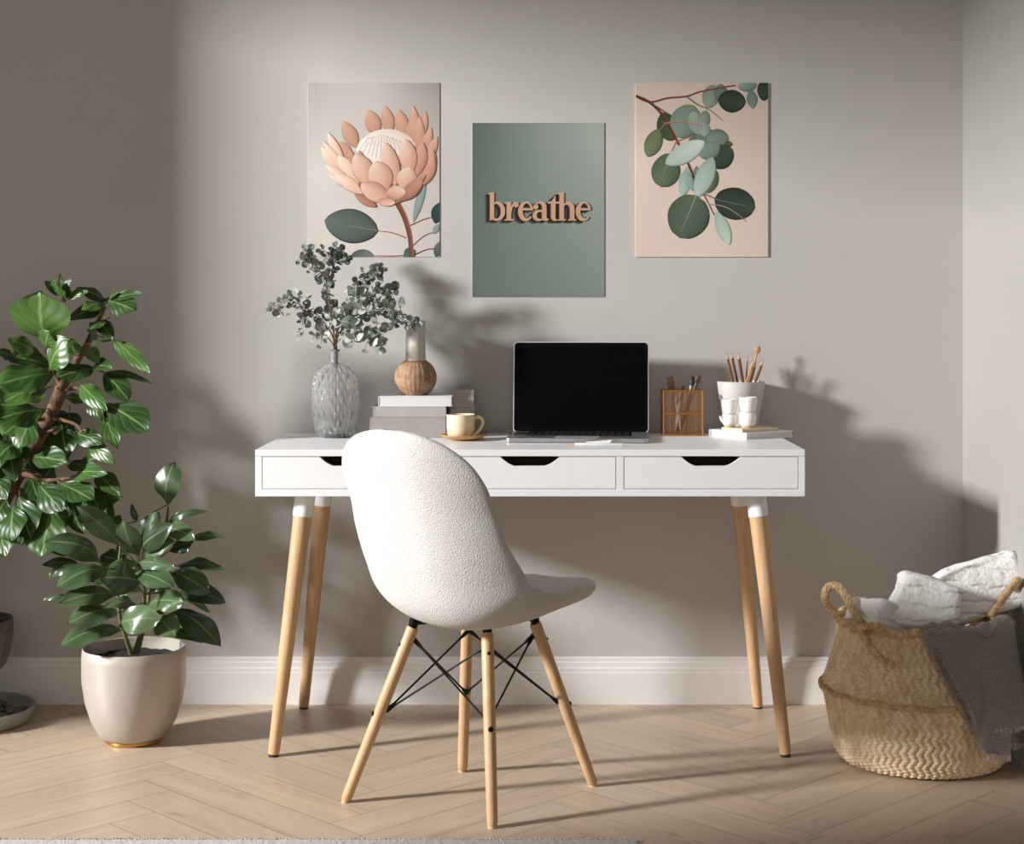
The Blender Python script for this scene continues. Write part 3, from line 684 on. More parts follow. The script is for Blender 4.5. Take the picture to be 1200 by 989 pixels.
pot.lathe([(0, 0), (.044, 0), (.047, .003), (.0545, .06), (.0575, PH-.050), (.0605, PH-.046), (.0655, PH-.006), (.0660, PH-.001), (.0650, PH), (.0625, PH-.004), (.057, PH-.05), (.05, .03), (.043, .008), (0, .007)], PC, 56)
tag(pot.build('pot', 'grey_ceramic', origin=PC), 'grey ceramic pot holding pencils at the right end of the desk', 'pot')
PG = 'pencils and spoon in the grey pot'
def pencil(label, tipp, basep, m, r=.0034):
    tp, bs = P(*tipp), P(*basep); d = (tp-bs).normalized(); low = bs-d*((bs.z-(PC.z+.012))/d.z)
    t_ = thing('pencil', label, 'pencil', low, PG)
    MB().tube([low, tp-d*.016], r, 6).build('barrel', m, t_, sharp=20)
    MB().tube([tp-d*.016, tp-d*.003], [r, .0010], 8).build('wood_tip', 'pale_pencil', t_)
    MB().tube([tp-d*.0035, tp], [.0011, .0003], 6).build('lead', 'graphite', t_)
pencil('brown pencil leaning furthest left in the grey pot', (851.5, 414, 4.46), (859, 447, 4.465), 'pencil_wood')
pencil('dark brown pencil second from left in the grey pot', (857, 413, 4.48), (864, 447, 4.475), 'dark_wood')
pencil('thick brown pencil third from left in the grey pot', (865, 414, 4.455), (870.5, 447, 4.465), 'pencil_wood', .0046)
pencil('thin pale pencil standing upright in the grey pot', (876, 417, 4.49), (874.5, 447, 4.485), 'pale_pencil', .0026)
pencil('tan pencil leaning right in front of the spoon in the grey pot', (883, 423, 4.45), (875.5, 447, 4.455), 'tan_wood', .0036)
pencil('brown pencil beside the spoon handle in the grey pot', (886, 424, 4.475), (880, 447, 4.472), 'pencil_wood', .0036)
pencil('brown pencil leaning furthest right in the grey pot', (894.5, 422, 4.455), (885.5, 447, 4.46), 'pencil_wood', .0040)
bs, tp = P(878, 447, 4.485), P(887, 414, 4.49); d = (tp-bs).normalized(); low = bs-d*((bs.z-(PC.z+.012))/d.z)
stick('spoon', 'wooden spoon standing above the pencils in the grey pot', 'spoon', low, tp, [.0028, .0028, .0026, .0026], 'tan_wood', PG, spoon_head('tan_wood', .0075, .0115))
# ------------------------------------------------------------------ wall prints
class Print:
    def __init__(s, name, label, x0, y0, x1, y1, th):
        s.x0, s.y0, s.x1, s.y1 = x0, y0, x1, y1; s.Y = WALL-th; s.k = 0; s.mb = MB(); s.mb.cl = s.mb.bm.loops.layers.float_color.new('Col')
        a = P(x0, y1, s.Y); b = P(x1, y0, s.Y); s.root = thing(name, label, 'wall print', ((a.x+b.x)/2, WALL, a.z), 'prints on the back wall')
        MB().box(((a.x+b.x)/2, WALL-th/2, (a.z+b.z)/2), (b.x-a.x, th-.0002, b.z-a.z)).build('panel', 'poster_edge', s.root, smooth=False)
    def pt(s, x, y):
        x = min(max(x, s.x0), s.x1); y = min(max(y, s.y0), s.y1)
        p = P(x, y, s.Y); p.y -= .0002+s.k*.000012; return p
    def mesh(s, fn, cf, nu, nv):
        s.k += 1; s.mb.grid(lambda u, v: s.pt(*fn(u, v)), nu, nv, col=lambda u, v: rgba(cf(u, v)))
    def back(s, cs):      # 3x3 colours, bilinear
        def cf(u, v):
            x, y = u*2, v*2; i, j = min(int(x), 1), min(int(y), 1); f, g = x-i, y-j
            return tuple((cs[j][i][k]*(1-f)+cs[j][i+1][k]*f)*(1-g)+(cs[j+1][i][k]*(1-f)+cs[j+1][i+1][k]*f)*g for k in range(3))
        s.mesh(lambda u, v: (s.x0+(s.x1-s.x0)*u, s.y0+(s.y1-s.y0)*v), cf, 12, 16)
    def petal(s, b, t, wd, c0, c1, c2=None, pw=.8, sh=.0, bend=0):
        bx, by = b; tx, ty = t; dx, dy = tx-bx, ty-by; L = math.hypot(dx, dy); nx, ny = -dy/L, dx/L; c2 = c2 or c1
        def fn(u, v):
            h = max(0, math.sin(PI*min(1, max(0, (u**(1+sh)))))) ** pw*wd/2; o = (v*2-1)*h+bend*math.sin(PI*u)*L
            return bx+dx*u+nx*o, by+dy*u+ny*o
        def cf(u, v):
            e = abs(v*2-1); u = u**1.2; m_ = [c0[k]*(1-u)+c1[k]*u for k in range(3)]
            r = v if nx > 0 else 1-v
            return tuple(m_[k]*(1-.55*r)+c2[k]*.55*r - 14*e*e for k in range(3))
        s.mesh(fn, lambda u, v: tuple(max(0, min(255, c)) for c in cf(u, v)), 16, 8)
    def line(s, pts, wd, c, wd2=None):
        n = len(pts)-1; cv = cr([(x, y, 0) for x, y in pts], 6); m_ = len(cv)-1
        def fn(u, v):
            i = round(u*m_); p = cv[i]; d = (cv[min(i+1, m_)]-cv[max(i-1, 0)]).normalized(); w_ = wd+((wd2 if wd2 is not None else wd)-wd)*u
            return p.x-d.y*(v-.5)*w_, p.y+d.x*(v-.5)*w_
        s.mesh(fn, lambda u, v: tuple(k*(1.1-.4*v) for k in c), m_, 2)
    def poly(s, pts, c):
        vs = [s.mb.v(s.pt(x, y)) for x, y in pts]; f = s.mb.face(vs)
        if f:
            for lp_ in f.loops: lp_[s.mb.cl] = rgba(c)
    def strip(s, A, B, c):
        n = len(A)-1; s.mb.grid(lambda u, v: s.pt(*((A if v < .5 else B)[round(u*n)])), n, 1, col=rgba(c))
    def done(s): s.mb.build('picture', 'print', s.root, smooth=False, normals=False)

pr1 = Print('wall_print', 'unframed print of a peach protea flower on the wall, left of the three', 361, 97, 515, 301, .002)
C1 = lambda x, y: (350+x/4.394, 85+y/4.394)
pr1.back([[(176, 170, 164), (186, 178, 172), (150, 142, 136)], [(206, 200, 194), (196, 188, 180), (186, 178, 170)], [(200, 190, 182), (204, 196, 190), (192, 184, 176)]])
PE, PL_, PD, PM = (212, 168, 140), (238, 214, 198), (170, 120, 98), (222, 194, 176)
def pet(b, t, w_, c0=PE, c1=PL_, c2=PD, **k):
    mx_, my_ = (b[0]+t[0])/2, (b[1]+t[1])/2; dk = tuple(v*.66 for v in c0)
    pr1.petal(C1(mx_+(b[0]-mx_)*1.03+3, my_+(b[1]-my_)*1.03+2), C1(mx_+(t[0]-mx_)*1.02+3, my_+(t[1]-my_)*1.02+2), w_*1.07/4.394, dk, dk, dk, **k)
    pr1.petal(C1(*b), C1(*t), w_/4.394, c0, c1, c2, **k)
GL, GD = (108, 117, 109), (74, 84, 77)
pet((590, 770), (655, 540), 40, (140, 152, 146), (150, 160, 154), (120, 134, 128))
pet((405, 815), (132, 762), 165, GD, (100, 112, 104), (84, 94, 87), pw=.6)
pr1.line([C1(400, 812), C1(255, 788)], .9, (150, 132, 118), .3)
pr1.line([C1(555, 852), C1(480, 825), C1(395, 815)], 1.5, (150, 98, 80), .9)
pet((385, 945), (268, 946), 70, GL, GD, GL, pw=.6)
pr1.line([C1(590, 938), C1(500, 945), C1(380, 944)], 1.6, (142, 88, 70), 1)
pr1.line([C1(575, 788), C1(650, 755), C1(722, 738)], 1.6, (120, 72, 58), 1)
pet((700, 775), (735, 665), 70, (40, 62, 60), (56, 78, 74), (40, 60, 58))
pr1.line([C1(590, 890), C1(650, 840), C1(722, 815)], 1.5, (120, 72, 58), 1)
pr1.line([C1(592, 942), C1(660, 912), C1(722, 908)], 1.7, (112, 66, 54), 1.2)
pet((705, 950), (726, 870), 40, (70, 92, 86), GL, GD); pet((690, 830), (724, 780), 30, (150, 164, 158), (130, 146, 140), GL)
pet((540, 948), (600, 915), 60, (84, 108, 100), (70, 92, 88), GD)
pr1.line([C1(508, 672), C1(545, 745), C1(572, 840), C1(582, 948)], 6.6, (128, 78, 64), 5.2)
for a in (((300, 385), (226, 250), 74), ((260, 450), (213, 352), 64), ((400, 325), (362, 192), 80), ((470, 320), (444, 172), 66), ((545, 335), (513, 188), 68), ((590, 400), (578, 235), 60), ((640, 330), (652, 196), 36), ((605, 410), (590, 172), 62), ((620, 430), (622, 225), 56), ((630, 450), (682, 282), 52), ((640, 480), (713, 330), 54)):
    pet(*a, c0=(188, 146, 122), c1=(212, 174, 150), c2=(172, 126, 106))
pr1.petal(C1(295, 400), C1(600, 372), 190/4.394, (240, 234, 230), (214, 190, 174), (226, 214, 206), pw=.55)
for k in range(26):
    f = k/25; x0 = 312+f*270; pr1.line([C1(380+f*110, 318+abs(f-.4)*30), C1(350+f*190, 350), C1(x0, 400+50*math.sin(PI*f))], .55, (250, 246, 243) if k % 2 else (206, 184, 170), .9)
for k in range(30):
    x = 330+(k*37 % 190); y = 322+(k*23 % 50); pr1.line([C1(x, y), C1(x-5, y+12)], .8, (252, 250, 248), .4)
for a in (((235, 500), (150, 308), 50), ((215, 520), (116, 382), 62), ((260, 540), (124, 352), 40), ((310, 575), (203, 425), 76), ((275, 585), (138, 472), 52), ((285, 600), (150, 520), 40), ((330, 625), (186, 518), 62)):
    pet(*a, c0=(218, 174, 146), c1=(246, 232, 222), c2=(214, 172, 146))
for a in (((280, 480), (262, 395), 34), ((330, 470), (310, 400), 30), ((620, 560), (692, 398), 90), ((640, 580), (694, 428), 66), ((610, 530), (640, 360), 70)):
    pet(*a, c0=(196, 146, 122), c1=(214, 170, 148), c2=(158, 108, 92))
for a in (((500, 580), (446, 360), 84), ((575, 520), (548, 342), 90), ((372, 585), (292, 416), 104), ((445, 615), (396, 455), 122), ((540, 605), (572, 488), 104)):
    pet(*a, pw=.65)
for a in (((500, 672), (655, 525), 56), ((520, 660), (640, 560), 60), ((400, 690), (286, 627), 44)):
    pet(*a, c0=(170, 118, 98), c1=(196, 150, 128), c2=(140, 94, 80))
for a in (((460, 655), (320, 572), 94), ((450, 622), (552, 616), 72), ((405, 664), (498, 668), 42)):
    pet(*a, c0=(214, 170, 144), c1=(236, 206, 188), c2=(160, 112, 94), pw=.6)
pr1.done()

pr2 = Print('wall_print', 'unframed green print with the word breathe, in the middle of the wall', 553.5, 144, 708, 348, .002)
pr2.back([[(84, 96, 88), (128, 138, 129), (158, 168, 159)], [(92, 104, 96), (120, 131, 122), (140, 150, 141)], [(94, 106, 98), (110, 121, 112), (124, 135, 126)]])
def ell(cx_, cy_, rx, ry, a0, a1, n=28): return [(cx_+rx*math.cos(math.radians(a0+(a1-a0)*k/n)), cy_-ry*math.sin(math.radians(a0+(a1-a0)*k/n))) for k in range(n+1)]
def glyphs():
    Q, T_ = [], []
    rect = lambda x0, y0, x1, y1: Q.append([(x0, y0), (x1, y0), (x1, y1), (x0, y1)])
    ring = lambda o, i: T_.append((o, i))
    # b
    Q.append([(104, 104), (122, 94), (164, 94), (164, 372), (150, 362), (122, 374), (122, 112)])
    ring(ell(196, 280, 78, 95, 130, -130), ell(186, 280, 46, 76, 130, -130))
    # r
    rect(290, 188, 335, 372); rect(270, 361, 362, 373); Q.append([(266, 198), (290, 188), (290, 206)])
    ring([(333, 262), (338, 226), (352, 200), (374, 186), (395, 188)], [(335, 300), (345, 252), (360, 226), (374, 214), (390, 214)])
    Q.append(ell(385, 214, 25, 26, 0, 345, 20))
    # e (twice)
    for cx_ in (481, 1060):
        ring(ell(cx_, 280, 76, 98, 8, 322), ell(cx_+11, 277, 42, 77, 8, 318)); rect(cx_-40, 250, cx_+72, 270)
        Q.append([(cx_+53, 268), (cx_+52, 240), (cx_+70, 230), (cx_+75, 268)])
    # a
    Q.append([(645, 225), (690, 225), (690, 345), (702, 360), (712, 356), (712, 366), (690, 376), (662, 374), (645, 350)])
    ring(ell(628, 236, 62, 54, 0, 165), ell(616, 240, 30, 40, 0, 165)); Q.append(ell(582, 236, 26, 24, 0, 345, 20))
    ring(ell(612, 322, 62, 55, 50, 320), ell(626, 322, 36, 37, 50, 320)); rect(615, 268, 650, 282)
    # t
    Q.append([(735, 190), (772, 128), (780, 128), (780, 340), (735, 340)]); Q.append([(704, 198), (735, 178), (735, 202)])
    rect(704, 186, 822, 202); ring(ell(778, 330, 43, 46, 180, 300), ell(790, 328, 12, 34, 180, 290))
    # h
    Q.append([(796, 104), (820, 94), (865, 94), (865, 372), (820, 372), (820, 112)]); rect(804, 361, 882, 373)
    rect(925, 245, 970, 372); rect(908, 361, 988, 373)
    ring(ell(910, 252, 60, 68, 0, 150), ell(893, 262, 33, 50, 0, 150))
    return Q, T_
Q, T_ = glyphs(); C2 = lambda x, y: (560+x/8.571, 215+y/8.571)
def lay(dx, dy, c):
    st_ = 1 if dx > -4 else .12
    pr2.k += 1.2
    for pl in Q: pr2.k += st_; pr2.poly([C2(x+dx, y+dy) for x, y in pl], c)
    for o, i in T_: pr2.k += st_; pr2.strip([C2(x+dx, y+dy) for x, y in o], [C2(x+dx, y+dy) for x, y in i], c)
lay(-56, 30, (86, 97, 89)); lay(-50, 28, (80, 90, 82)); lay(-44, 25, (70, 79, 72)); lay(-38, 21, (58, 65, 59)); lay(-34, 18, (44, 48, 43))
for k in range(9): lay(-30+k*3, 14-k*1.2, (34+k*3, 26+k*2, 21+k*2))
for k in range(3): lay(-3+k, 3-k, (150, 112, 90))
lay(2, -2, (212, 178, 152)); lay(0, 0, (188, 149, 124))
pr2.done()

pr3 = Print('wall_print', 'unframed print of a hanging eucalyptus sprig on the wall, right of the three', 745, 97, 900, 301, .004)
C3 = lambda x, y: (730+x/4.395, 85+y/4.395)
pr3.back([[(206, 188, 174), (204, 186, 172), (196, 178, 166)], [(218, 200, 186), (210, 192, 180), (202, 184, 172)], [(214, 194, 180), (216, 198, 186), (206, 188, 176)]])
def dsat(c): g = .3*c[0]+.55*c[1]+.15*c[2]; return (c[0]+(g-c[0])*.3+3, c[1]+(g-c[1])*.3, c[2]+(g-c[2])*.3-4)
def pe3(b, t, w_, c0, c1, c2=None, **k):
    c0, c1 = dsat(c0), dsat(c1); c2 = dsat(c2) if c2 else None
    pr3.petal(C3(b[0]+2, b[1]+3), C3(t[0]+2, t[1]+3), w_*1.05/4.395, tuple(v*.72 for v in c0), tuple(v*.78 for v in c1), tuple(v*.7 for v in c1), **k)
    pr3.petal(C3(*b), C3(*t), w_/4.395, c0, c1, c2 or tuple(v*.85 for v in c1), **k)
D1, D2, L1, L2, M1 = (58, 74, 64), (68, 88, 76), (178, 196, 184), (202, 214, 204), (116, 136, 120)
pe3((560, 130), (490, 110), 20, D1, D1)
pe3((470, 62), (432, 182), 86, (120, 146, 132), (140, 162, 148), pw=.6); pe3((505, 58), (500, 150), 70, M1, (92, 124, 108), pw=.6)
pe3((488, 140), (632, 150), 112, (44, 66, 54), (54, 78, 64), pw=.55); pe3((590, 70), (690, 60), 60, (150, 184, 170), M1, pw=.6)
pe3((660, 85), (668, 185), 54, (96, 126, 112), (120, 146, 132)); pe3((690, 90), (760, 90), 100, (54, 78, 66), (48, 70, 58), pw=.55)
pr3.line([C3(66, 122), C3(140, 152), C3(230, 132), C3(330, 122), C3(410, 96), C3(580, 66)], 2.6, (124, 74, 62), 1.8)
pr3.line([C3(330, 125), C3(385, 165), C3(450, 195), C3(515, 248)], 1.8, (120, 96, 84), .8)
pe3((255, 350), (205, 205), 110, (70, 90, 66), (60, 82, 60), pw=.6)
pe3((270, 330), (370, 170), 150, (124, 156, 138), (110, 142, 126), (90, 122, 108), pw=.55)
pe3((330, 380), (520, 330), 120, (88, 116, 98), (120, 146, 128), pw=.55); pe3((430, 330), (545, 340), 90, (126, 152, 134), (104, 132, 114), pw=.6)
pe3((520, 370), (565, 365), 30, D1, (90, 100, 86)); pe3((440, 470), (565, 395), 120, (44, 66, 54), (58, 82, 66), pw=.55)
pe3((390, 425), (498, 375), 90, (124, 158, 140), (110, 140, 122), pw=.6); pe3((395, 320), (358, 200), 80, (130, 160, 142), (148, 174, 158), pw=.55)
pe3((400, 290), (430, 195), 60, (150, 176, 160), M1, pw=.6); pe3((420, 330), (418, 255), 56, (150, 180, 166), (128, 160, 144), pw=.6)
pe3((380, 560), (380, 480), 40, M1, M1); pe3((430, 620), (478, 500), 66, (104, 128, 104), (76, 102, 80), pw=.6)
pe3((340, 480), (300, 640), 62, (140, 178, 168), (166, 200, 190), pw=.7); pe3((320, 500), (360, 610), 40, (150, 184, 174), (130, 168, 158))
pr3.line([C3(66, 120), C3(140, 155), C3(200, 215), C3(245, 290), C3(290, 375), C3(345, 490), C3(380, 580)], 3.4, (112, 58, 50), 2.6)
pr3.line([C3(380, 575), C3(420, 635), C3(470, 735)], 2.4, (150, 92, 74), 1.2)
pr3.line([C3(140, 155), C3(195, 190), C3(235, 215)], 2.0, (110, 84, 70), 1.2)
pr3.line([C3(212, 262), C3(290, 255), C3(360, 262), C3(405, 275)], 1.7, (190, 126, 100), 1.0)
pr3.line([C3(270, 358), C3(320, 340), C3(350, 332)], 1.6, (176, 112, 88), 1)
pr3.line([C3(275, 358), C3(255, 395), C3(245, 420)], 1.4, (176, 120, 90), .8); pr3.line([C3(215, 265), C3(185, 300)], 1.4, (170, 116, 88), .8)
pe3((185, 292), (125, 432), 84, (98, 120, 82), (112, 134, 96), pw=.6)
pe3((245, 415), (195, 588), 142, (82, 108, 84), (96, 122, 96), (66, 92, 74), pw=.5, sh=.1); pr3.line([C3(240, 425), C3(215, 500), C3(205, 540)], .8, (150, 160, 130), .3)
pe3((218, 470), (420, 355), 96, (160, 190, 176), (206, 222, 208), (170, 196, 182), pw=.6); pr3.line([C3(290, 395), C3(325, 435)], 1.0, (200, 212, 196), .6)
pe3((378, 640), (462, 435), 92, (170, 202, 190), (140, 170, 154), (150, 178, 164), pw=.6)
pe3((378, 632), (290, 850), 205, (84, 110, 90), (76, 102, 82), (64, 92, 76), pw=.5, sh=-.05); pr3.line([C3(376, 635), C3(345, 710), C3(300, 820)], 1.3, (150, 170, 140), .3)
pr3.line([C3(420, 625), C3(475, 650)], 1.6, (150, 92, 74), 1.2)
pe3((470, 650), (678, 695), 158, (46, 68, 58), (56, 78, 66), (40, 60, 52), pw=.5); pr3.line([C3(475, 652), C3(560, 672), C3(640, 688)], .9, (110, 134, 116), .3)
pr3.line([C3(440, 678), C3(520, 690), C3(590, 730), C3(635, 768)], 1.3, (156, 148, 124), .8)
pe3((478, 712), (548, 885), 66, (150, 184, 168), (190, 214, 200), (160, 190, 176), pw=.7)
pr3.done()
# ------------------------------------------------------------------ potted rubber plant
QC = Vector((-1.037, 4.150, 0))
pp = thing('potted_plant', 'glossy broad-leaved plant in a satin beige pot with gold base', 'plant', QC)
pt_ = MB(); pt_.lathe([(0, .012), (.078, .012), (.088, .020), (.108, .058), (.123, .105), (.131, .160), (.1315, .215), (.1295, .240), (.1275, .2425), (.1245, .240), (.1235, .21), (.120, .15), (.09, .05), (0, .04)], QC, 72)
pto = pt_.build('pot', 'pot_satin', pp)
MB().lathe([(0, 0), (.070, 0), (.074, .004), (.074, .010), (.070, .0135), (0, .0135)], QC, 56).build('base_ring', 'gold', pto)['label'] = 'gold base ring'
sl = MB(); sl.lathe([(0, .214)]+[(.1225*k/14, .214-.003*(k/14)) for k in range(1, 15)], QC, 56, lambda a, z, j: 0)
for v in sl.bm.verts: v.co.z += .006*noise.noise(v.co*60)
sl.build('soil', 'soil', pp)
def C4(x, y, Y): return P(40+x/3.957, 530+y/3.957, Y)
st = MB(); Yp = 4.15
for pth, r0 in (([(462, 935, 4.15), (492, 850, 4.15), (505, 760, 4.15), (510, 650, 4.15), (495, 560, 4.16), (482, 480, 4.17)], .0075), ([(450, 938, 4.14), (425, 860, 4.13), (400, 780, 4.13), (388, 650, 4.13), (388, 540, 4.14), (400, 430, 4.15), (370, 360, 4.15)], .006), ([(478, 935, 4.16), (520, 760, 4.18), (540, 600, 4.19), (570, 470, 4.19), (612, 330, 4.19), (622, 250, 4.19)], .006)):
    cv = cr([C4(*p) for p in pth], 6); st.tube(cv, [r0*(1-.55*i/len(cv)) for i in range(len(cv))], 10)
fo = MB(); lr_ = random.Random(5)
LV = [ # base, tip, width (crop px), depth base, depth tip, tone
((620,242),(642,48),100,4.19,4.17,.45,'u'), ((625,322),(806,270),34,4.19,4.18,.45,'h'), ((476,320),(450,238),26,4.17,4.17,.3,'u'),
((392,425),(205,250),88,4.14,4.06,.75,'h'), ((482,478),(412,322),88,4.16,4.07,.6,'u'), ((500,452),(568,280),84,4.17,4.12,.3,'u'), ((508,452),(628,338),88,4.15,4.06,.2,'u'),
((605,372),(738,392),74,4.17,4.07,.6,'h'), ((735,398),(874,388),42,4.17,4.12,.4,'h'), ((630,455),(738,412),70,4.2,4.17,.12,'h'), ((512,492),(640,410),74,4.16,4.07,.8,'h'),
((312,512),(65,402),104,4.12,4.03,.45,'h'), ((335,552),(110,612),100,4.12,4.02,.7,'h'), ((200,515),(32,520),44,4.19,4.17,.3,'h'), ((190,520),(58,580),62,4.18,4.18,.25,'h'),
((392,660),(118,692),92,4.11,4.0,.7,'h'), ((180,685),(34,683),30,4.16,4.15,.5,'h'), ((405,510),(305,480),70,4.2,4.2,.1,'h'), ((482,512),(335,532),52,4.1,4.02,.75,'h'), ((480,512),(655,535),60,4.1,4.03,.6,'h'),
((505,600),(306,578),118,4.08,4.0,.25,'f'), ((470,562),(642,618),86,4.09,4.0,.5,'h'), ((632,545),(812,645),92,4.15,4.07,.35,'h'), ((672,525),(877,535),62,4.19,4.13,.25,'h'),
((672,655),(880,685),80,4.17,4.1,.2,'h'), ((650,650),(815,738),42,4.19,4.16,.15,'h'), ((525,705),(685,690),98,4.11,4.02,.75,'h'), ((640,735),(862,888),100,4.14,4.05,.2,'h'),
((485,715),(325,712),62,4.1,4.03,.5,'h'), ((385,745),(160,785),104,4.1,3.99,.6,'h'), ((402,825),(124,885),92,4.09,3.98,.65,'h'), ((395,800),(580,765),104,4.07,3.99,.8,'f'),
((575,765),(650,840),96,4.08,4.0,.85,'h'), ((555,825),(780,878),46,4.13,4.07,.3,'h'), ((402,490),(430,410),56,4.2,4.2,.1,'u'), ((360,375),(400,290),64,4.18,4.18,.15,'u'),
((500,640),(380,640),70,4.2,4.22,.1,'h'), ((520,640),(640,600),70,4.22,4.24,.15,'h'), ((510,560),(600,520),70,4.22,4.24,.15,'h'), ((390,600),(250,560),70,4.2,4.22,.15,'h'), ((510,740),(600,720),70,4.2,4.24,.15,'h')]
for b, t, wd, yb, yt, tone, kind in LV:
    B, T = C4(*b, yb), C4(*t, yt)
    nr = {'h': Vector((.0, -.78, .62)), 'u': Vector((-.25, -1, .15)), 'f': Vector((0, -.9, .45))}[kind]
    nr += Vector((lr_.uniform(-.25, .25), 0, lr_.uniform(-.15, .15)))
    tn = min(1, max(0, tone*.55+lr_.uniform(0, .12)))
    leaf(fo, B, T, 1.32*wd/3.957*yb/F, nr, lr_.uniform(.10, .26), lr_.uniform(-.34, -.04), .07, 2 if wd > 66 else 0, (tn, tn, tn, 1), 14, 8)
    near = min(((C4(505, y, 4.15) for y in range(560, 900, 20))), key=lambda p: (p-B).length)
    if (near-B).length < .12: st.tube([near, near.lerp(B, .5)+Vector((0, 0, .004)), B], [.0022, .0018, .0014], 6)
    elif (B-C4(388, b[1]+20, 4.13)).length < .12: st.tube([C4(388, b[1]+20, 4.13), B], .0016, 6)
    else: st.tube([C4(545, min(640, b[1]+40), 4.19), B], .0015, 6)
st.build('stem', 'green_stem', pp); fo.build('foliage', 'rubber_leaf', pp, sharp=None, normals=False)

# ------------------------------------------------------------------ fig tree at the left edge
TC = Vector((-1.525, 4.335, .012)); dish = thing('plant_dish', 'shallow grey dish of pebbles on the floor at the left edge', 'dish', (TC.x, TC.y, 0))
MB().lathe([(0, 0), (.150, 0), (.160, .004), (.169, .022), (.172, .040), (.1685, .0425), (.163, .040), (.156, .018), (.148, .012), (0, .011)], (TC.x, TC.y, 0), 64).build('tray', 'dish_glaze', dish)
pb = MB(); r_ = random.Random(11)
for k in range(90):
    a = r_.uniform(0, 2*PI); rr = r_.uniform(.085, .148); t_ = bmesh.new(); bmesh.ops.create_icosphere(t_, subdivisions=2, radius=1)
    s_ = r_.uniform(.007, .014); M = Matrix.Translation((TC.x+rr*math.cos(a), TC.y+rr*math.sin(a), .013+s_*.35)) @ Matrix.Rotation(r_.uniform(0, 6), 4, 'Z') @ Matrix.Diagonal((s_*1.3, s_, s_*.6, 1))
    pb.add(t_, M)
o = pb.build('pebbles', 'pebble', dish); o['kind'] = 'stuff'
tree = thing('fig_tree', 'tall fig tree with broad green leaves in a grey urn pot', 'plant', TC)
MB().lathe([(0, .0), (.070, .0), (.076, .006), (.074, .022), (.062, .05), (.050, .075), (.047, .088), (.056, .108), (.075, .124), (0, .124)], TC, 48).build('pedestal', 'foot_clay', tree)
MB().lathe([(0, .124), (.076, .124), (.092, .140), (.106, .18), (.112, .22), (.112, .262), (.109, .266), (.104, .262), (.100, .22), (0, .20)], TC, 56).build('pot', 'stone_pot', tree)
MB().lathe([(0, .250), (.103, .246)], TC, 40).build('soil', 'soil', tree)
def C6(x, y, Y): return P(x/2.826, 310+y/2.826, Y)
tk = MB()
def limb(pts, r0, r1, seg=12):
    cv = cr(pts, 7); n = len(cv)
    cv = [p+Vector((noise.noise(p*25), noise.noise(p*25+Vector((9, 0, 0))), 0))*.004 for p in cv]
    tk.tube(cv, [(r0+(r1-r0)*i/n)*(1+.12*noise.noise(cv[i]*60)) for i in range(n)], seg)
limb([TC+Vector((0, 0, .24)), TC+Vector((.02, -.02, .38)), C6(-60, 905, 4.29), C6(0, 800, 4.27), C6(60, 690, 4.25), C6(110, 600, 4.24), C6(165, 505, 4.23), C6(205, 405, 4.23)], .027, .0165)
limb([C6(205, 405, 4.23), C6(240, 345, 4.23), C6(275, 285, 4.23), C6(310, 220, 4.23), C6(348, 140, 4.23)], .0135, .005)
limb([C6(205, 410, 4.23), C6(180, 340, 4.22), C6(170, 260, 4.21), C6(200, 120, 4.21)], .009, .003, 8)
limb([C6(70, 690, 4.25), C6(110, 700, 4.22), C6(160, 715, 4.2), C6(252, 703, 4.18)], .0085, .004, 8)
limb([C6(165, 505, 4.23), C6(210, 515, 4.2), C6(250, 530, 4.18), C6(275, 555, 4.17)], .006, .003, 8)
limb([C6(205, 420, 4.23), C6(260, 410, 4.2), C6(300, 440, 4.17), C6(350, 470, 4.16)], .006, .0025, 8)
limb([C6(75, 680, 4.25), C6(130, 690, 4.23), C6(180, 740, 4.2)], .004, .002, 8)
limb([C6(150, 520, 4.23), C6(100, 500, 4.2), C6(40, 470, 4.18)], .007, .003, 8)
limb([C6(60, 690, 4.25), C6(40, 640, 4.22), C6(10, 600, 4.2)], .006, .003, 8)
limb([C6(60, 700, 4.25), C6(60, 760, 4.22), C6(58, 830, 4.2)], .005, .003, 8)
limb([C6(110, 600, 4.24), C6(150, 560, 4.22), C6(200, 540, 4.2)], .005, .003, 8)
fo = MB(); lr_ = random.Random(21)
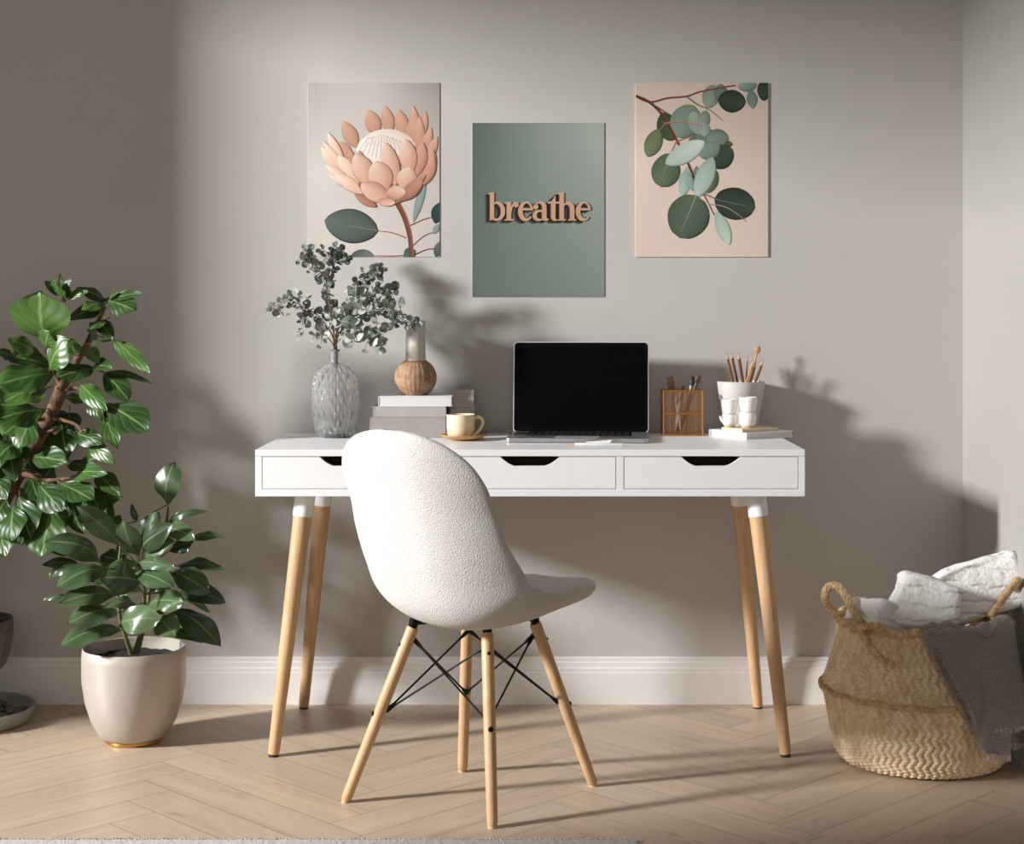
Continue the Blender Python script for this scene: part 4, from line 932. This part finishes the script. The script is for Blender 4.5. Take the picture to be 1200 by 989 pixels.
FL = [((150,255),(132,90),165,4.2,4.14,.75,'f'), ((112,288),(26,245),54,4.2,4.16,.55,'h'), ((165,345),(222,250),96,4.18,4.12,.6,'f'), ((150,275),(160,222),66,4.17,4.14,.55,'f'), ((250,300),(235,245),50,4.22,4.2,.35,'f'),
((205,100),(146,54),30,4.22,4.2,.15,'h'), ((205,100),(236,46),30,4.22,4.2,.15,'h'), ((203,100),(200,26),18,4.22,4.22,.15,'u'), ((205,108),(180,52),56,4.21,4.16,.5,'f'), ((215,105),(222,60),42,4.21,4.18,.4,'f'), ((225,106),(292,88),28,4.2,4.18,.6,'h'),
((348,118),(252,76),40,4.22,4.18,.05,'h'), ((345,130),(228,180),52,4.22,4.16,.08,'h'), ((345,130),(270,150),52,4.21,4.15,.5,'h'), ((365,118),(470,94),38,4.22,4.18,.12,'h'), ((358,118),(448,152),64,4.21,4.15,.15,'h'), ((330,185),(374,250),44,4.21,4.17,.2,'h'), ((348,120),(390,92),24,4.22,4.2,.1,'h'),
((380,250),(498,360),46,4.2,4.12,.65,'d'), ((300,262),(380,250),10,4.21,4.2,.6,'h'), ((290,275),(328,325),40,4.2,4.15,.8,'h'), ((345,185),(300,215),46,4.2,4.15,.45,'h'), ((325,235),(290,215),40,4.21,4.17,.3,'h'),
((178,360),(-6,395),108,4.2,4.1,.5,'h'), ((165,335),(50,305),76,4.22,4.18,.3,'h'), ((150,410),(4,455),112,4.18,4.06,.7,'f'), ((148,480),(-10,510),96,4.2,4.1,.35,'h'), ((110,500),(60,610),70,4.18,4.12,.45,'d'), ((40,305),(-10,285),40,4.22,4.2,.2,'h'), ((80,300),(30,320),50,4.24,4.22,.2,'h'), ((100,520),(10,560),84,4.22,4.14,.4,'h'), ((160,560),(160,470),60,4.26,4.24,.1,'u'), ((60,590),(-10,640),84,4.22,4.14,.3,'h'), ((30,620),(50,720),60,4.2,4.16,.25,'d'),
((312,345),(188,372),78,4.18,4.1,.12,'h'), ((295,352),(370,338),58,4.2,4.12,.15,'h'), ((345,362),(425,448),62,4.2,4.13,.15,'d'), ((345,358),(505,390),26,4.2,4.16,.1,'h'), ((282,442),(212,440),44,4.2,4.16,.2,'h'), ((268,398),(352,485),54,4.18,4.1,.7,'d'), ((300,450),(335,515),44,4.18,4.14,.2,'d'),
((352,462),(492,548),92,4.16,4.06,.12,'h'), ((350,480),(435,545),54,4.18,4.13,.1,'h'), ((350,508),(388,608),52,4.16,4.1,.6,'d'), ((205,540),(222,635),80,4.22,4.16,.1,'d'), ((255,560),(340,592),56,4.2,4.13,.12,'h'), ((298,590),(378,660),46,4.18,4.12,.6,'d'), ((175,480),(215,560),60,4.26,4.22,.08,'d'), ((230,490),(240,560),60,4.26,4.24,.08,'d'), ((240,560),(210,640),60,4.24,4.2,.08,'d'),
((108,640),(218,652),66,4.2,4.1,.2,'h'), ((250,700),(350,688),60,4.16,4.08,.35,'h'), ((325,695),(398,765),58,4.16,4.1,.3,'d'), ((235,655),(300,692),52,4.18,4.12,.3,'h'), ((200,725),(308,780),70,4.16,4.07,.15,'h'), ((300,740),(332,825),72,4.17,4.1,.3,'d'), ((338,785),(404,772),52,4.17,4.12,.3,'h'), ((330,780),(372,860),50,4.18,4.14,.25,'d'),
((130,730),(205,815),74,4.18,4.1,.12,'d'), ((65,770),(100,905),84,4.17,4.1,.15,'d'), ((170,805),(138,968),108,4.16,4.08,.35,'d'), ((45,800),(38,915),86,4.16,4.08,.2,'d'), ((0,850),(18,965),80,4.18,4.1,.2,'d'), ((240,815),(275,890),54,4.2,4.14,.15,'d'), ((185,880),(215,965),64,4.22,4.16,.12,'d'), ((100,700),(130,790),64,4.24,4.2,.08,'d'), ((150,740),(170,830),70,4.24,4.2,.08,'d'), ((230,740),(250,830),60,4.22,4.17,.1,'d'), ((270,700),(290,640),46,4.19,4.16,.25,'u'), ((10,600),(-15,680),60,4.2,4.14,.25,'d'), ((-10,700),(20,780),60,4.22,4.17,.15,'d'), ((90,830),(70,930),70,4.24,4.2,.08,'d'), ((20,780),(-20,870),70,4.22,4.17,.15,'d'), ((260,660),(310,640),44,4.2,4.15,.3,'h')]
for k in range(26):   # leaves of the crown beyond the left edge of the picture
    bx, by = lr_.uniform(-230, -30), lr_.uniform(180, 860)
    FL.append(((bx, by), (bx+lr_.uniform(-110, 60), by+lr_.uniform(-30, 110)), lr_.uniform(70, 120), lr_.uniform(4.15, 4.42), lr_.uniform(4.12, 4.42), lr_.uniform(.1, .6), lr_.choice('hdf')))
for k in range(26):
    bx, by = lr_.uniform(-20, 250), lr_.uniform(470, 880)
    if bx > 150+.25*(by-470): bx *= .6
    FL.append(((bx, by), (bx+lr_.uniform(-70, 80), by+lr_.uniform(30, 110)), lr_.uniform(56, 92), lr_.uniform(4.22, 4.32), lr_.uniform(4.2, 4.32), lr_.uniform(.05, .3), lr_.choice('hdd')))
for b, t, wd, yb, yt, tone, kind in FL:
    B, T = C6(*b, yb), C6(*t, yt)
    nr = {'h': Vector((.0, -.8, .6)), 'u': Vector((0, -1, .1)), 'f': Vector((-.25, -.95, .3)), 'd': Vector((.05, -.95, .3))}[kind]+Vector((lr_.uniform(-.3, .3), 0, lr_.uniform(-.2, .2)))
    tn = min(1, max(0, tone*.8+lr_.uniform(0, .12)))
    leaf(fo, B, T, 1.3*wd/2.826*yb/F, nr, lr_.uniform(.02, .14), lr_.uniform(-.2, .12), .05, 2 if wd > 60 else 0, (tn, tn, tn, 1), 14, 8)
    mid = Vector((B.x, B.y+.03, B.z-.02))
    tk.tube([B+(B-T).normalized()*.02+Vector((0, .012, 0)), B], [.0018, .0013], 6)
tk.build('trunk', 'bark', tree); fo.build('foliage', 'fig_leaf', tree, sharp=None, normals=False)

# ------------------------------------------------------------------ basket
BC = Vector((.944, 3.985, 0)); bask = thing('basket', 'round woven seagrass basket with looped handles in the right corner', 'basket', BC)
bp = cr([(.196, 0, .006), (.210, 0, .03), (.222, 0, .09), (.232, 0, .145), (.240, 0, .180), (.231, 0, .205), (.219, 0, .245), (.207, 0, .290), (.199, 0, .342)], 30)
bprof = [(p.x, p.z) for p in bp]
def brad(z):
    for (r0, z0), (r1, z1) in zip(bprof, bprof[1:]):
        if z <= z1: return r0+(r1-r0)*(z-z0)/max(1e-6, z1-z0)
    return bprof[-1][0]
def rimlift(a): return .0
NCOL = 76
def weave(a, z, j):
    if j == 0 or z > .338: return 0
    zz = abs(((z/.017) % 2)-1)                      # zigzag up the wall
    u = a/(2*PI)*NCOL+zz*.62+.25*noise.noise(Vector((a*3, z*20, 0)))
    ridge = abs(math.sin(PI*u))
    strand = abs(math.sin(PI*z/.0085+PI*.5*math.floor(u)))
    h = .0085*ridge**.55*(.60+.40*strand)
    if abs(z-.182) < .007: h = .004*math.cos((z-.182)/.007*PI/2)+.0025+.0015*abs(math.sin(a*60+z*300))
    return h-.006
mb = MB(); mb.lathe([(0, .006)]+bprof, BC, NCOL*10, weave)
inner_p = [(.190, .342), (.196, .29), (.208, .245), (.222, .19), (.21, .1), (.19, .02), (0, .015)]
mb.lathe([(.199, .342)]+inner_p, BC, 96)
mb.build('body', 'seagrass', bask, sharp=None)
def rope(mb, pts, r, strands=3, turns=10, seg=7):
    cv = cr(pts, 12); n = len(cv)
    for s_ in range(strands):
        out = []
        for i, p in enumerate(cv):
            d = (cv[min(i+1, n-1)]-cv[max(i-1, 0)]).normalized(); u = d.cross(Vector((.3, .9, .2))).normalized(); v = d.cross(u); a = 2*PI*(s_/strands+turns*i/n)
            out.append(p+(u*math.cos(a)+v*math.sin(a))*r*.55)
        mb.tube(out, r*.62, seg)
mb = MB(); rr_ = [BC+Vector((.197*math.cos(a*PI/24), .197*math.sin(a*PI/24), .344+.004*math.sin(a*1.7))) for a in range(49)]
rope(mb, rr_, .010, 3, 40); mb.build('rim', 'rope', bask)
mb = MB(); rope(mb, [BC+Vector((.241*math.cos(a*PI/24), .241*math.sin(a*PI/24), .180+.002*math.sin(a*2.3))) for a in range(49)], .0065, 3, 46); mb.build('belly_band', 'rope', bask)
mb = MB(); rope(mb, [P(1012, 742, 3.86), P(1006, 728, 3.88), P(992, 700, 3.93), P(981, 687, 3.95), P(969, 690, 3.96), P(968, 704, 3.97), P(980, 720, 3.98), P(990, 736, 3.985), P(996, 752, 3.98)], .010, 3, 13); mb.build('handle', 'rope', bask)
mb = MB(); rope(mb, [P(1000, 730, 3.87), P(1012, 745, 3.84), P(1028, 768, 3.795), P(1046, 780, 3.778)], .009, 3, 9)
rope(mb, [P(1030, 733, 3.81), P(1010, 735, 3.84), P(998, 738, 3.87)], .008, 3, 6); mb.build('handle_lashing', 'rope', bask)
mb = MB(); rope(mb, [P(1160, 722, 3.88), P(1170, 708, 3.89), P(1182, 692, 3.91), P(1192, 681, 3.94), P(1192, 682, 3.98), P(1186, 694, 4.02), P(1180, 708, 4.04), P(1174, 722, 4.05)], .0095, 3, 12); mb.build('handle', 'rope', bask)

# white linen bundles in the basket
def bundle(label, c, size, R, seed, fold=0):
    t_ = bmesh.new(); bmesh.ops.create_cube(t_, size=1); bmesh.ops.bevel(t_, geom=list(t_.edges), offset=.16, segments=3, affect='EDGES', profile=.6)
    bmesh.ops.subdivide_edges(t_, edges=list(t_.edges), cuts=3, use_grid_fill=True)
    o3 = Vector((seed*7.3, seed*3.1, 0))
    for v in t_.verts:
        p = Vector((v.co.x*size[0], v.co.y*size[1], v.co.z*size[2]))
        nn = v.co.normalized(); amp = .010
        p += nn*(amp*noise.noise(p*16+o3)+.006*abs(noise.noise(p*38+o3)))
        p += Vector((0, 0, .012*math.sin(p.x*22+seed)))*fold
        # layered fold lines on the sides
        p += Vector((nn.x, nn.y, 0))*(.0035*math.sin(p.z*230+3*noise.noise(p*12+o3)))
        v.co = p
    mb = MB(); mb.add(t_, Matrix.Translation(c) @ R.to_4x4()); ob = mb.build('linen_bundle', 'white_linen', origin=c, sharp=None)
    return tag(ob, label, 'cloth', 'white linen bundles in the basket')
def rot(x, y, z): return Matrix.Rotation(math.radians(z), 3, 'Z') @ Matrix.Rotation(math.radians(y), 3, 'Y') @ Matrix.Rotation(math.radians(x), 3, 'X')
bundle('folded white cloth at the left side of the basket opening', P(1033, 727, 3.93), (.13, .14, .07), rot(-10, 25, 20), 1)
bundle('wrinkled white cloth bundle in the middle of the basket', P(1083, 712, 3.92), (.155, .13, .135), rot(-14, 16, -14), 2, .5)
bundle('large white folded cloth rising at the back right of the basket', P(1150, 690, 4.055), (.22, .10, .14), rot(-20, -24, 8), 3, 1)

# taupe throw over the rim
th = thing('throw', 'taupe gauze throw draped over the right rim of the basket', 'blanket', BC+Vector((.12, -.18, .1)))
def cloth_pt(phi, s, top, bot, offs, fold_ph):
    """s 0 inside the basket, .22 at the rim crest, 1 at the hem"""
    fo_ = .013*math.sin(phi*8+fold_ph+s*1.5)+.006*math.sin(phi*21+fold_ph*2+s*4)+.004*noise.noise(Vector((phi*6, s*6, fold_ph)))
    if s < .22:
        k = s/.22; a = PI*(1-k); rc = brad(.342); r = rc-.004+(.021+offs)*math.cos(a)
        z = top+.024*math.sin(a)+fo_*.7-(.06*(1-k)**2)
    else:
        k = (s-.22)/.78; z = top+(bot-top)*k; zz = min(z, .342)
        r = max(brad(max(.02, zz)), brad(.18)*min(1, max(0, (.30-z)/.10))*.995 if z < .30 else 0)+.017+offs+fo_*(.45+.8*k)*.8
        if z < .18: r = brad(.18)+.016+offs+fo_*(.45+.8*k)*.8 - .02*((.18-z)/.18)
    x = BC.x+r*math.cos(phi); 
    return Vector((min(x, XR-.006-.002*(offs < .004)), BC.y+r*math.sin(phi), z))
def panel(name, pl0, pl1, pr0, pr1, top, bot0, bot1, offs, ph, m='gauze', s0=0.0):
    mb = MB()
    def fn(u, v):
        s = s0+(1-s0)*v; a0 = pl0+(pl1-pl0)*max(0, s-.2)/.8; a1 = pr0+(pr1-pr0)*max(0, s-.2)/.8
        phi = math.radians(a0+(a1-a0)*u); return cloth_pt(phi, s, top, bot0+(bot1-bot0)*u+.006*math.sin(u*9+ph), offs, ph)
    mb.grid(fn, 80, 80, uvs=True); o = mb.build(name, m, th, sharp=None)
    md = o.modifiers.new('thick', 'SOLIDIFY'); md.thickness = .004; md.offset = 0
    return fn
f1 = panel('upper_fold', -97, -72, -22, -20, .352, .128, .150, .012, .6)
f2 = panel('under_layer', -103, -68, -20, -20, .348, .075, .070, .002, 2.1)
mb = MB(); fr_ = random.Random(2)
for fn, cnt, ln in ((f1, 150, .012), (f2, 170, .016)):
    for k in range(cnt):
        u = (k+fr_.random())/cnt; p = fn(u, 1.0); q_ = p+Vector((fr_.uniform(-.006, .006), -fr_.uniform(0, .006), -ln*fr_.uniform(.5, 1.2)))
        mb.tube([p+Vector((0, 0, .003)), p.lerp(q_, .5)+Vector((fr_.uniform(-.002, .002), -.001, 0)), q_], [.0010, .0008, .0004], 4)
    for k in range(90):
        v = .25+.75*(k+fr_.random())/90; p = fn(0, v); q_ = p+Vector((-fr_.uniform(.004, .012), -fr_.uniform(0, .005), -fr_.uniform(0, .008)))
        mb.tube([p+Vector((.002, 0, 0)), p.lerp(q_, .5), q_], [.0010, .0008, .0004], 4)
o = mb.build('fringe', 'gauze', th); o['kind'] = 'stuff'

# ------------------------------------------------------------------ rug at the bottom edge
mb = MB(); RX0, RX1, RY0, RY1 = -2.1, .205, 1.9, 3.362
def rugp(u, v):
    x = RX0+(RX1-RX0)*u; y = RY0+(RY1-RY0)*v; return Vector((x, y+.0025*noise.noise(Vector((x*90, y*7, 0)))*(v > .97), .008*(1-max(0, (v-.985)/.015)**2*.4)+.0015*noise.noise(Vector((x*120, y*120, 1)))))
mb.grid(rugp, 700, 60)
mb.box(((RX0+RX1)/2, (RY0+RY1)/2, .003), (RX1-RX0, RY1-RY0-.002, .006))
rug = thing('rug', 'pale grey woven rug edge on the floor at the bottom of the photo', 'rug', ((RX0+RX1)/2, (RY0+RY1)/2, 0))
mb.build('pile', 'rug_wool', rug)
mb = MB(); fr_ = random.Random(4)
for k in range(520):
    x = RX0+(RX1-RX0)*(k+fr_.random())/520; p = Vector((x, RY1-.004, .0065)); q_ = p+Vector((fr_.uniform(-.004, .004), fr_.uniform(.006, .014), -.0035))
    mb.tube([p, p.lerp(q_, .5)+Vector((0, 0, .002)), q_], [.0022, .002, .0013], 5)
o = mb.build('fringe', 'rug_wool', rug); o['kind'] = 'stuff'
